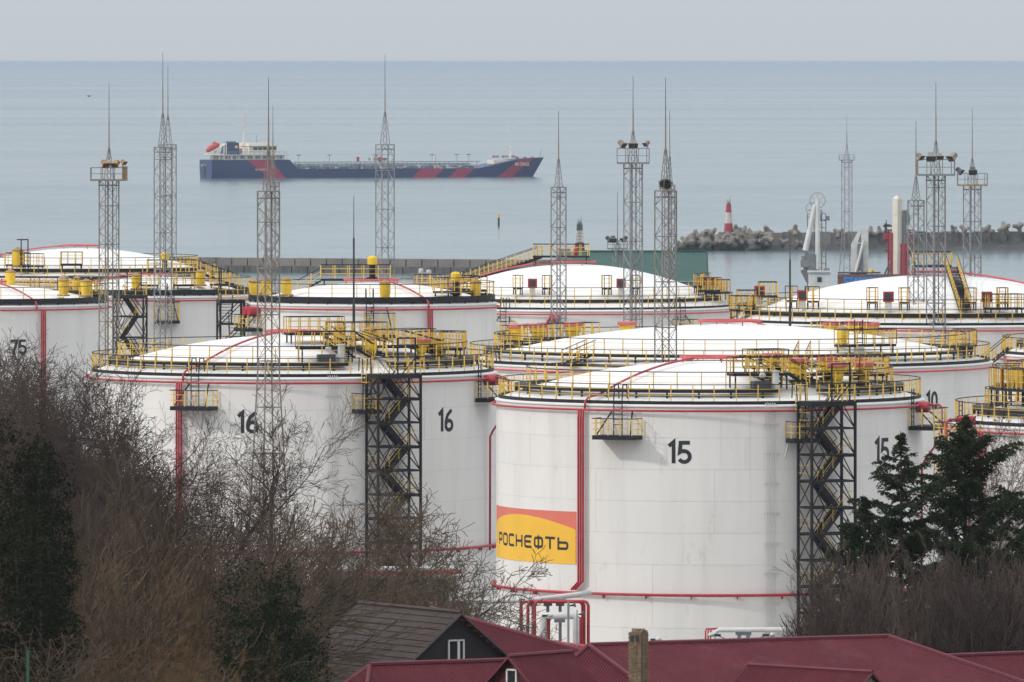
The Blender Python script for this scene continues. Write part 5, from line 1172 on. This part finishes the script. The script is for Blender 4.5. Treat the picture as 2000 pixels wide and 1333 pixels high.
def street_lamp(px, py, Y, side, label, arm=1.4):
    z0 = gz(Y); zt = PZ(py, Y) - z0; o = tag(empty('street_lamp', (PX(px, Y) - side * arm * .8, Y, z0)), label, 'street lamp', 'street lamps behind the crimson roofs')
    MB().tube((0, 0, 0), (0, 0, zt - .6), .07, 8, .05).build('pole', GREY, o); MB().path([(0, 0, zt - .65), (side * arm * .25, 0, zt - .3), (side * arm * .6, 0, zt - .08), (side * arm * .8, 0, zt)], .03, 6).build('arm', GREY, o)
    MB().box((side * arm * .72, 0, zt + .0), (.34, .14, .12)).build('driver_box', BLKM, o); MB().lathe([(.001, -.1), (.14, -.06), (.17, .02), (.12, .11), (.001, .14)], 12).build('lamp_head', WPIPE, o, (side * arm * .95, 0, zt))
street_lamp(1397, 1241, 480, -1, 'twin street lamp arm reaching toward the red pipe risers'); street_lamp(1500, 1241, 480, 1, 'street lamp whose head hangs under the white overhead pipe'); street_lamp(1280, 1250, 470, 1, 'street lamp head peeking past the brick chimney', 1.0); street_lamp(1068, 1203, 560, 1, 'long armed street lamp in front of red pipe loops', 1.5)
# ---------------------------------------------------------------- vegetation
TWIG = mat('winter_twig_bark', (.062, .038, .030), .9, var=.25, rndv=.3, scale=.12); TWIGP = mat('grey_brown_bark', (.068, .046, .036), .9, var=.25, rndv=.3, scale=.12)
TWIGY = mat('yellow_brown_twigs', (.064, .042, .024), .9, var=.3, rndv=.3, scale=.2); TWIGR = mat('reddish_grey_stems', (.078, .054, .046), .9, var=.22, rndv=.5, scale=.3)
TWIGG = mat('golden_grey_bark', (.115, .082, .055), .9, var=.25, scale=.15)
ORA = mat('rusty_dry_leaves', (.17, .085, .022), .9, var=.35, scale=.8); IVY = mat('dark_ivy_leaves', (.010, .014, .005), .85, var=.5, scale=.5, spec=.12); BUSH = mat('bottle_green_leaves', (.010, .017, .006), .85, var=.5, scale=.6, spec=.12)
CED = mat('cedar_needles', (.026, .039, .016), .85, var=.5, scale=.5, stain=(.035, .042, .02), stainamt=.6, spec=.1); FORS = mat('yellow_blossom', (.42, .30, .03), .7, var=.2)
def tubes_mesh(name, segs, m, n=3):
    A = np.array([s[0] for s in segs]); B = np.array([s[1] for s in segs]); r0 = np.array([s[2] for s in segs]); r1 = np.array([s[3] for s in segs])
    d = B - A; L = np.linalg.norm(d, axis=1, keepdims=True); L[L < 1e-6] = 1e-6; d /= L
    ref = np.where(np.abs(d[:, 2:3]) < .9, np.array([[0, 0, 1.]]), np.array([[1., 0, 0]])); u = np.cross(d, ref); u /= np.linalg.norm(u, axis=1, keepdims=True); v = np.cross(d, u)
    N = len(segs); V = np.zeros((N, 2 * n, 3))
    for k in range(n):
        t = 2 * pi * k / n; w_ = u * cos(t) + v * sin(t); V[:, k] = A + w_ * r0[:, None]; V[:, n + k] = B + w_ * r1[:, None]
    f = np.array([[k, (k + 1) % n, n + (k + 1) % n, n + k] for k in range(n)]); Fc = (np.arange(N) * 2 * n)[:, None, None] + f[None]
    return arr_mesh(name, V.reshape(-1, 3), Fc.reshape(-1, 4), m)
def arr_mesh(name, V, Q, m):
    me = bpy.data.meshes.new(name); k = Q.shape[1]; me.vertices.add(len(V)); me.vertices.foreach_set('co', V.astype(np.float32).ravel())
    me.loops.add(Q.size); me.loops.foreach_set('vertex_index', Q.astype(np.int32).ravel()); me.polygons.add(len(Q)); me.polygons.foreach_set('loop_start', np.arange(0, Q.size, k, dtype=np.int32)); me.polygons.foreach_set('loop_total', np.full(len(Q), k, dtype=np.int32))
    me.update(calc_edges=True); me.validate(); me.materials.append(m); return me
def leaf_mesh(name, C, size, m, flat=0., rng=RG, aspect=.6, normal=None):
    N = len(C); d = rng.normal(size=(N, 3)); d[:, 2] *= (1 - flat); d /= np.linalg.norm(d, axis=1, keepdims=True)
    e = rng.normal(size=(N, 3)); e -= d * (e * d).sum(1, keepdims=True); e /= np.linalg.norm(e, axis=1, keepdims=True)
    s = size * rng.uniform(.6, 1.3, (N, 1)); V = np.stack([C - d * s, C + e * s * aspect * .9, C + d * s, C - e * s * aspect * .9], 1).reshape(-1, 3)
    return arr_mesh(name, V, np.arange(4 * N).reshape(N, 4), m)
def nrm(v):
    l = math.sqrt(v[0] ** 2 + v[1] ** 2 + v[2] ** 2) or 1.; return (v[0] / l, v[1] / l, v[2] / l)
def grow(R_, out, p, d, L, r, lev, prm):
    nseg = max(2, int(L / prm['seg'][lev])); st = L / nseg; last = lev >= prm['lev']
    for i in range(nseg):
        wv = prm['wob'][lev]; d = nrm((d[0] + R_.gauss(0, wv), d[1] + R_.gauss(0, wv), d[2] + R_.gauss(0, wv) + prm['up'][lev]))
        q = (p[0] + d[0] * st, p[1] + d[1] * st, p[2] + d[2] * st); r2 = max(prm['rmin'], r * (1 - .85 / nseg * (.55 if lev == 0 else 1)))
        out.append((p, q, r, r2, lev))
        if not last and (i + 1) / nseg > prm['start'][lev]:
            for _ in range(prm['kids'][lev] if R_.random() < prm['prob'][lev] else 0):
                a = R_.uniform(0, 2 * pi); sp = prm['ang'][lev] * R_.uniform(.7, 1.25)
                ref = (0, 0, 1) if abs(d[2]) < .9 else (1, 0, 0); u = nrm((d[1] * ref[2] - d[2] * ref[1], d[2] * ref[0] - d[0] * ref[2], d[0] * ref[1] - d[1] * ref[0])); v = (d[1] * u[2] - d[2] * u[1], d[2] * u[0] - d[0] * u[2], d[0] * u[1] - d[1] * u[0])
                ca, sa, cs, ss = cos(a), sin(a), cos(sp), sin(sp); nd = nrm(tuple(d[k] * cs + (u[k] * ca + v[k] * sa) * ss for k in range(3)))
                grow(R_, out, q, nd, L * prm['len'][lev] * R_.uniform(.6, 1.2) * (1 - .45 * (i / nseg) if lev == 0 else 1), r2 * prm['rad'][lev], lev + 1, prm)
        p, r = q, r2
    return out
BARE = dict(lev=4, seg=(.7, .5, .32, .24, .2), wob=(.09, .16, .2, .22, .22), up=(.04, .05, .03, .02, .01), start=(.25, .18, .12, .1, 1), kids=(2, 2, 2, 2, 0), prob=(1, .9, .85, .8, 0), ang=(.85, .8, .75, .7, 0), len=(.45, .46, .5, .55, 0), rad=(.45, .5, .55, .6, 0), rmin=.0085)
def bare_proto(seed, H, r, prm, m, stems=1, spread=.12, lean=(0, 0)):
    R_ = random.Random(seed); out = []
    for k in range(stems):
        a = R_.uniform(0, 2 * pi); s = 0 if stems == 1 else spread * R_.uniform(.4, 1)
        grow(R_, out, (cos(a) * .03, sin(a) * .03, -.3), nrm((cos(a) * s + lean[0], sin(a) * s + lean[1], 1)), H * R_.uniform(.8, 1.05), r * R_.uniform(.7, 1), 0, prm)
    tk = [s for s in out if s[4] == 0]; br = [s for s in out if s[4] > 0]
    return (tubes_mesh('trunk', tk, m, 6), tubes_mesh('branches', br, m, 3), len(out))
def put_tree(nm, label, cat, group, meshes, px, Y, top_py=None, H0=None, scale=1., rz=None, z=None, names=('trunk', 'branches'), sq=1.):
    z0 = gz(Y) if z is None else z
    if top_py is not None: scale = (PZ(top_py, Y) - z0) / H0
    o = tag(empty(nm, (PX(px, Y), Y, z0), rnd.uniform(0, 6.28) if rz is None else rz), label, cat, group); o.scale = (scale * sq, scale * sq, scale)
    for n_, me in zip(names, meshes): inst(n_, me, o)
    return o
def top_of(me): return max(v.co.z for v in me.vertices)
PR = []
for sd_, kw in ((1, {}), (2, dict(ang=(.6, .7, .7, .75, 0))), (3, dict(len=(.36, .46, .5, .5, 0), ang=(.55, .65, .7, .75, 0))), (4, dict(len=(.46, .46, .5, .5, 0), rmin=.0055, prob=(1, .95, .9, .9, 0)))):
    p_ = dict(BARE); p_.update(kw); a, b_, n_ = bare_proto(sd_, 11, .14, p_, (TWIG, TWIGP, TWIG, TWIG)[sd_ - 1], lean=(rnd.uniform(-.08, .08), rnd.uniform(-.08, .08))); PR.append((a, b_, top_of(b_)))
BUSHY = dict(BARE, lev=3, start=(.1, .15, .15, 1, 1), kids=(2, 2, 2, 0, 0), prob=(.95, .75, .6, 0, 0), seg=(.5, .4, .3, .22, .2), len=(.5, .5, .55, 0, 0), ang=(.55, .6, .65, 0, 0), rmin=.008)
SHR = []
for sd_, m in ((11, TWIGY), (12, TWIG), (13, TWIGY)):
    a, b_, n_ = bare_proto(sd_, 5.5, .06, BUSHY, m, stems=5, spread=.45); SHR.append((a, b_, top_of(b_)))
GOLDT = []
for sd_ in (21, 22):
    p_ = dict(BARE, ang=(.7, .75, .75, .8, 0), len=(.55, .5, .5, .5, 0), start=(.15, .2, .2, .15, 1), rmin=.0095); a, b_, n_ = bare_proto(sd_, 6.5, .085, p_, TWIGG, stems=4, spread=.45); GOLDT.append((a, b_, top_of(b_)))
UPR = dict(BARE, lev=3, seg=(.6, .4, .3, .25, .2), wob=(.045, .08, .1, .1, 0), up=(.05, .13, .12, .1, 0), start=(.12, .1, .1, 1, 1), kids=(1, 2, 2, 0, 0), prob=(1, .9, .75, 0, 0), ang=(.42, .42, .45, 0, 0), len=(.38, .45, .5, 0, 0), rad=(.55, .6, .65, 0, 0), rmin=.011)
SAP = []
for sd_ in (31, 32, 33):
    a, b_, n_ = bare_proto(sd_, 9, .06, UPR, TWIGR, stems=5, spread=.16); SAP.append((a, b_, top_of(b_)))
WIL = dict(BARE, lev=3, seg=(.5, .4, .3, .25, .2), wob=(.06, .1, .12, .1, 0), up=(.0, .02, .0, 0, 0), start=(.2, .1, .1, 1, 1), kids=(2, 2, 2, 0, 0), prob=(.95, .8, .6, 0, 0), ang=(.4, .4, .45, 0, 0), len=(.5, .5, .5, 0, 0), rmin=.008)
WILL = []
for sd_ in (41, 42):
    a, b_, n_ = bare_proto(sd_, 6.5, .07, WIL, TWIGY, stems=6, spread=.35, lean=(.32, 0)); WILL.append((a, b_, top_of(b_)))
g1 = 'bare winter trees on the slope before tank 16'
BT = [(30, 565, 612, 0, None), (55, 570, 630, 1, None),   # px, Y, top row, prototype, label
    (462, 520, 757, 3, 'lone dark bare tree with clear trunk in front of numeral 16'), (372, 535, 742, 2, 'slim bare tree overlapping the wall platform of tank 16'), (300, 540, 730, 3, None), (232, 545, 742, 3, None), (170, 550, 668, 1, None), (120, 560, 640, 0, None), (60, 560, 622, 3, None), (10, 555, 612, 2, None), (195, 520, 735, 2, None), (335, 490, 880, 3, None), (140, 500, 760, 1, None), (90, 505, 720, 2, None), (40, 500, 700, 1, None), (250, 470, 860, 3, None), (540, 520, 1000, 3, None), (590, 505, 1030, 3, None), (-20, 530, 640, 1, None), (350, 460, 930, 0, None), (210, 535, 725, 0, None), (75, 540, 640, 0, None), (150, 545, 655, 2, None), (20, 520, 650, 0, None), (190, 470, 820, 0, None), (100, 480, 740, 0, None)]
for px, Y, tp, k, lb in BT: put_tree('bare_tree', lb or 'leafless grey brown tree in the thicket before tank 16', 'tree', g1, PR[k][:2], px, Y, tp, PR[k][2], sq=.92)
for px, Y, tp, k, lb in ((712, 505, 890, 0, 'golden brown bare tree in front of tank 16 stair tower'), (842, 500, 905, 1, 'spreading bare tree above the brown tiled roof'), (990, 498, 1120, 1, 'low bare tree whose twigs cross the edge of tank 15'), (775, 512, 930, 1, 'bare golden tree between the stair tower and the pump house'), (655, 515, 1000, 0, 'bare golden tree left of the pump house roof')): put_tree('bare_tree', lb, 'tree', None, GOLDT[k][:2], px, Y, tp, GOLDT[k][2], rz=k * 1.3 + px * .01)
for px, Y, tp, k in ((150, 430, 905, 0), (235, 420, 880, 1), (300, 430, 960, 0), (120, 400, 980, 1), (210, 380, 1010, 0), (300, 400, 1040, 1), (280, 360, 1090, 0), (180, 340, 1110, 1), (345, 420, 1010, 1)): put_tree('willow_shrub', 'yellow brown leaning willowy shrub in the thicket', 'shrub', 'leaning willowy shrubs', WILL[k][:2], px - 40, Y, tp, WILL[k][2], rz=rnd.uniform(-.5, .5), sq=1.2)
for i in range(46):
    px = rnd.uniform(-20, 700); Y = rnd.uniform(290, 520); tp = rnd.uniform(1120, 1280) + (60 if px > 560 else 0); k = i % 3
    if 400 < px < 600 and Y < 345: tp += 110
    if px > 470 and Y < 460: Y = rnd.uniform(470, 520); tp = rnd.uniform(1215, 1285)
    put_tree('bare_shrub', 'tangled leafless brown shrub among the slope undergrowth', 'shrub', 'leafless shrubs on the slope', SHR[k][:2], px, Y, tp, SHR[k][2], sq=1.25)
for i in range(26):
    px = 1572 + i * 18 + rnd.uniform(-8, 8); Y = rnd.uniform(424, 446); tp = (1130 if i < 3 else 1080) + rnd.uniform(-45, 45) + (70 if i == 0 else 0); k = i % 3
    put_tree('bare_sapling', 'upright grey brown sapling clump behind the crimson roof', 'tree', 'upright saplings behind the crimson roof', SAP[k][:2], px, Y, tp, SAP[k][2], sq=1.1)
for px, Y, tp in ((1560, 436, 1170), (1610, 452, 1060), (1640, 455, 1075)): put_tree('bare_sapling', 'upright grey brown sapling clump behind the crimson roof', 'tree', 'upright saplings behind the crimson roof', SAP[1][:2], px, Y, tp, SAP[1][2])
put_tree('birch_tree', 'thin bare birch with fine twigs behind the cedars', 'tree', None, PR[1][:2], 1985, 545, 770, PR[1][2], sq=.8); put_tree('birch_tree', 'second thin bare birch leaning beside the first', 'tree', None, PR[2][:2], 1945, 555, 860, PR[2][2], sq=.7)
# undergrowth: too many stems to count
segs = []
for i in range(15000):
    px = RG.uniform(-60, 720); Y = RG.uniform(240, 540)
    if px > 470 and Y < 460: continue
    x = PX(px, Y); z = gz(Y) - .2; h = RG.uniform(1.2, 4.2) * (1 if Y > 300 else .9); d = RG.normal(0, .35, 2); p = (x, Y, z); n_ = 3; r = .02
    for k in range(n_):
        q = (p[0] + d[0] * h / n_ + RG.normal(0, .1), p[1] + d[1] * h / n_, p[2] + h / n_); segs.append((p, q, r, r * .6)); p, r = q, r * .6
        e = RG.normal(0, .5, 3); segs.append((p, (p[0] + e[0], p[1] + e[1], p[2] + abs(e[2]) * .8), .009, .006))
tag(inst('undergrowth', tubes_mesh('undergrowth', segs, TWIGY)), 'brown winter undergrowth covering the slope', 'undergrowth', kind='stuff')
# evergreen, leafy masses built from lobes of many leaves
def leafy(seed, lobes, nleaf, size, m, bark):
    R2 = np.random.default_rng(seed); C = []
    for (x, y, z, rx, ry, rz_) in lobes:
        k = int(nleaf * rx * rz_ / sum(l_[3] * l_[5] for l_ in lobes)); v = R2.normal(size=(k, 3)); v /= np.linalg.norm(v, axis=1, keepdims=True)
        bump = 1 + .22 * np.sin(v[:, :1] * 7 + seed) * np.cos(v[:, 1:2] * 6 + x) + .15 * np.sin(v[:, 2:3] * 11 + z)
        rr = R2.uniform(.55, 1.05, (k, 1)) ** .6 * bump; C.append(v * rr * np.array([rx, ry, rz_]) + np.array([x, y, z]))
    lv = leaf_mesh('leaves', np.concatenate(C), size, m, rng=R2); sg = []; R_ = random.Random(seed); top = max(l_[2] for l_ in lobes)
    for (x, y, z, *_r) in lobes: sg.append(((0, 0, -.4), (x * .5, y * .5, z * .5), .13, .08)); sg.append(((x * .5, y * .5, z * .5), (x, y, z), .08, .03))
    return tubes_mesh('trunk', sg, bark, 5), lv
def lobes_col(seed, H, r, n): R_ = random.Random(seed); return [(R_.uniform(-.5, .5) * r, R_.uniform(-.5, .5) * r, H * (.15 + .8 * i / n), r * R_.uniform(.6, 1.1) * (1.1 - .5 * i / n), r * R_.uniform(.6, 1.), H / n * R_.uniform(.7, 1.1)) for i in range(n)]
for i, (px, Y, tp, w_, lb) in enumerate(((40, 330, 712, 1.5, 'tall ivy smothered dark tree at the slope edge'), (95, 350, 760, 1.05, 'ivy clad dark trunk beside the tallest ivy tree'), (-10, 300, 860, 1.8, 'low dark ivy mass at the foot of the ivy trees'), (75, 320, 930, 1.4, 'dark ivy mound below the ivy clad trunks'))):
    z0 = gz(Y); Ht = PZ(tp, Y) - z0; a, b_ = leafy(50 + i, lobes_col(50 + i, Ht * .94, w_, 11), 30000, .055, IVY, TWIG); put_tree('ivy_tree', lb, 'tree', None, (a, b_), px, Y, names=('trunk', 'leaves'))
for i, (px, Y, tp, w_, lb) in enumerate(((505, 345, 1040, 2.0, 'rounded dark evergreen bush before the splayed mast foot'), (565, 350, 1030, 1.25, 'dark evergreen bush with pointed ivy top'), (624, 452, 1090, 1.5, 'small leafy evergreen beside the red roofed building'), (452, 335, 1110, 1.5, 'dark evergreen bush low in the thicket'))):
    z0 = gz(Y); Ht = PZ(tp, Y) - z0; lb_ = [l_ for l_ in lobes_col(70 + i, Ht * .93, w_, 7)]; a, b_ = leafy(70 + i, lb_, 24000, .05, BUSH, TWIG); put_tree('evergreen_bush', lb, 'bush', None, (a, b_), px, Y, names=('trunk', 'leaves'))
# rusty leaved bushes close to the camera
for i, (px, Y, tp) in enumerate(((300, 92, 1245), (432, 98, 1190), (385, 88, 1275), (345, 95, 1285))):
    z0 = gz(Y); Ht = PZ(tp, Y) - z0; R_ = random.Random(90 + i); out = []
    for k in range(9): a = R_.uniform(0, 6.28); grow(R_, out, (cos(a) * .1, sin(a) * .1, -.2), nrm((cos(a) * .12, sin(a) * .12, 1)), Ht * R_.uniform(.7, 1.0), .014, 0, dict(UPR, lev=1, seg=(.3, .15, .1, .1, .1), rmin=.004, kids=(1, 1, 1, 0, 0)))
    tips = np.array([s[1] for s in out if s[1][2] > Ht * .35]); C = np.repeat(tips, 14, 0) + RG.normal(0, .045, (len(tips) * 14, 3))
    put_tree('rusty_bush', 'slender bush with rusty dry leaves close by the slope top', 'bush', 'rusty leaved bushes', (tubes_mesh('stems', out, TWIGY), leaf_mesh('leaves', C, .010, ORA)), px, Y, names=('stems', 'leaves'))
# cedars
def cedar(seed, H, R0, n=70, tilt=.15):
    R_ = random.Random(seed); sg = [((0, 0, -.4), (0, 0, H * .5), .26, .16), ((0, 0, H * .5), (.1, 0, H * .85), .16, .07), ((.1, 0, H * .85), (.05, .05, H), .07, .015)]; C = []; D = []
    for i in range(n):
        u = (i + .5) / n; z = H * (.30 + .695 * u); L = R0 * (1 - u) ** .55 * min(1., (1 - u) * 6) * R_.uniform(.4, 1.15) + .2; a = i * 2.4 + R_.uniform(-.5, .5); el = tilt + R_.uniform(-.18, .38) + (.25 if R_.random() < .2 else 0)
        p = (.06, 0, z); d = nrm((cos(a) * cos(el), sin(a) * cos(el), sin(el))); k = max(3, int(L / .22)); r = .02 + .016 * L
        for j in range(k):
            d = nrm((d[0] + R_.gauss(0, .05), d[1] + R_.gauss(0, .05), d[2] - .014 - .03 * (j / k) ** 2 + R_.gauss(0, .03))); q = tuple(p[t] + d[t] * L / k for t in range(3)); sg.append((p, q, r, r * .85)); r *= .85
            fr = j / k
            if fr > .12 or L < .8:
                wdt = .75 * min(1, L / 1.6) * (1 - .5 * fr) + .12
                for sgn in (-1, 1):
                    for _ in range(3):
                        sd2 = nrm((-d[1] * sgn + d[0] * .55 + R_.gauss(0, .15), d[0] * sgn + d[1] * .55 + R_.gauss(0, .15), -.10 + R_.gauss(0, .12))); ln = wdt * R_.uniform(.5, 1.15); m_ = max(3, int(ln / .07))
                        for t in range(m_):
                            f = (t + .5) / m_; C.append((p[0] + sd2[0] * ln * f + R_.gauss(0, .02), p[1] + sd2[1] * ln * f + R_.gauss(0, .02), p[2] + sd2[2] * ln * f - .10 * f * f + R_.gauss(0, .02))); D.append((sd2[0], sd2[1], sd2[2] - .25 * f))
                C.append(q); D.append(d)
            p = q
    C = np.array(C); D = np.array(D); C = np.repeat(C, 3, 0) + RG.normal(0, .028, (len(C) * 3, 3)); D = np.repeat(D, 3, 0) + RG.normal(0, .42, (len(D) * 3, 3)); D /= np.linalg.norm(D, axis=1, keepdims=True)
    e = RG.normal(size=D.shape); e -= D * (e * D).sum(1, keepdims=True); e /= np.linalg.norm(e, axis=1, keepdims=True); s = RG.uniform(.06, .11, (len(C), 1))
    V = np.stack([C - D * s, C + e * s * .28, C + D * s, C - e * s * .28], 1).reshape(-1, 3)
    return tubes_mesh('trunk', sg, TWIG, 5), arr_mesh('needle_sprays', V, np.arange(len(V)).reshape(-1, 4), CED)
for i, (px, Y, tp, R0, lb) in enumerate(((1757, 462, 842, 4.6, 'dark cedar with drooping tip overlapping tank 15'), (1884, 470, 812, 7.0, 'broad dark cedar with long upswept boughs by the right tank'), (2060, 455, 890, 7.0, 'dark cedar reaching in beside the broad cedar'), (1692, 458, 968, 3.2, 'small cedar bough clump below numeral 15'))):
    z0 = gz(Y); Ht = PZ(tp, Y) - z0; me = cedar(100 + i, Ht, R0, 90, .22 if i == 0 else .5); put_tree('cedar_tree', lb, 'tree', None, me, px, Y, names=('trunk', 'needle_sprays'), rz=i * 1.1)
# yellow blossom shrub glimpsed at the right
a, b_, n_ = bare_proto(61, 3.2, .04, BUSHY, TWIGY, stems=4, spread=.3); C = np.array([tuple(v.co) for v in b_.vertices])[::5]; C = C + RG.normal(0, .05, C.shape); o = put_tree('blossom_shrub', 'yellow blossoming shrub showing through the saplings', 'shrub', None, (a, b_, leaf_mesh('blossom', C[C[:, 2] > 1.4][::3], .012, FORS)), 1965, 449, 1085, top_of(b_), names=('stems', 'branches', 'blossom'))
# green fence post and a scrap of plastic bag
o = tag(empty('fence_post', (PX(54, 210), 210, gz(210))), 'green metal fence post at the bottom of the slope', 'post'); zt = PZ(1272, 210) - gz(210)
MB().box((0, 0, zt / 2), (.06, .06, zt)).build('post_shaft', mat('green_post_paint', (.03, .10, .065), .6), o); MB().box((0, 0, zt), (.07, .07, .02)).build('post_cap', MATS['green_post_paint'], o)
q = P(344, 1070, 452); tag(MB().add([(0, 0, 0), (.13, .02, .10), (.10, -.03, .32), (-.04, .05, .22), (-.08, .0, .06), (.05, -.08, .15)], [(0, 1, 5), (1, 2, 5), (2, 3, 5), (3, 4, 5), (4, 0, 5), (0, 4, 3, 1), (1, 3, 2)]).build('plastic_bag', mat('white_plastic', (.6, .6, .6), .5), None, q), 'torn white plastic bag snagged in the brown twigs', 'bag')
# ---------------------------------------------------------------- haze
hm = bpy.data.materials.new('sea_haze'); hm.use_nodes = True; nt = hm.node_tree
for n_ in list(nt.nodes):
    if n_.type != 'OUTPUT_MATERIAL': nt.nodes.remove(n_)
pv = nt.nodes.new('ShaderNodeVolumePrincipled'); pv.inputs['Color'].default_value = (.55, .62, .72, 1); pv.inputs['Density'].default_value = 4.0e-5; pv.inputs['Anisotropy'].default_value = 0.0
nt.links.new(pv.outputs[0], [n_ for n_ in nt.nodes if n_.type == 'OUTPUT_MATERIAL'][0].inputs['Volume'])
hz = MB().box((0, FAR / 2 - 400, 22.1), (FAR * .9, FAR + 2000, 52.2)).build('haze', hm); hz['kind'] = 'stuff'; hz['label'] = 'thin pale sea haze over the whole view'; hz['category'] = 'haze'
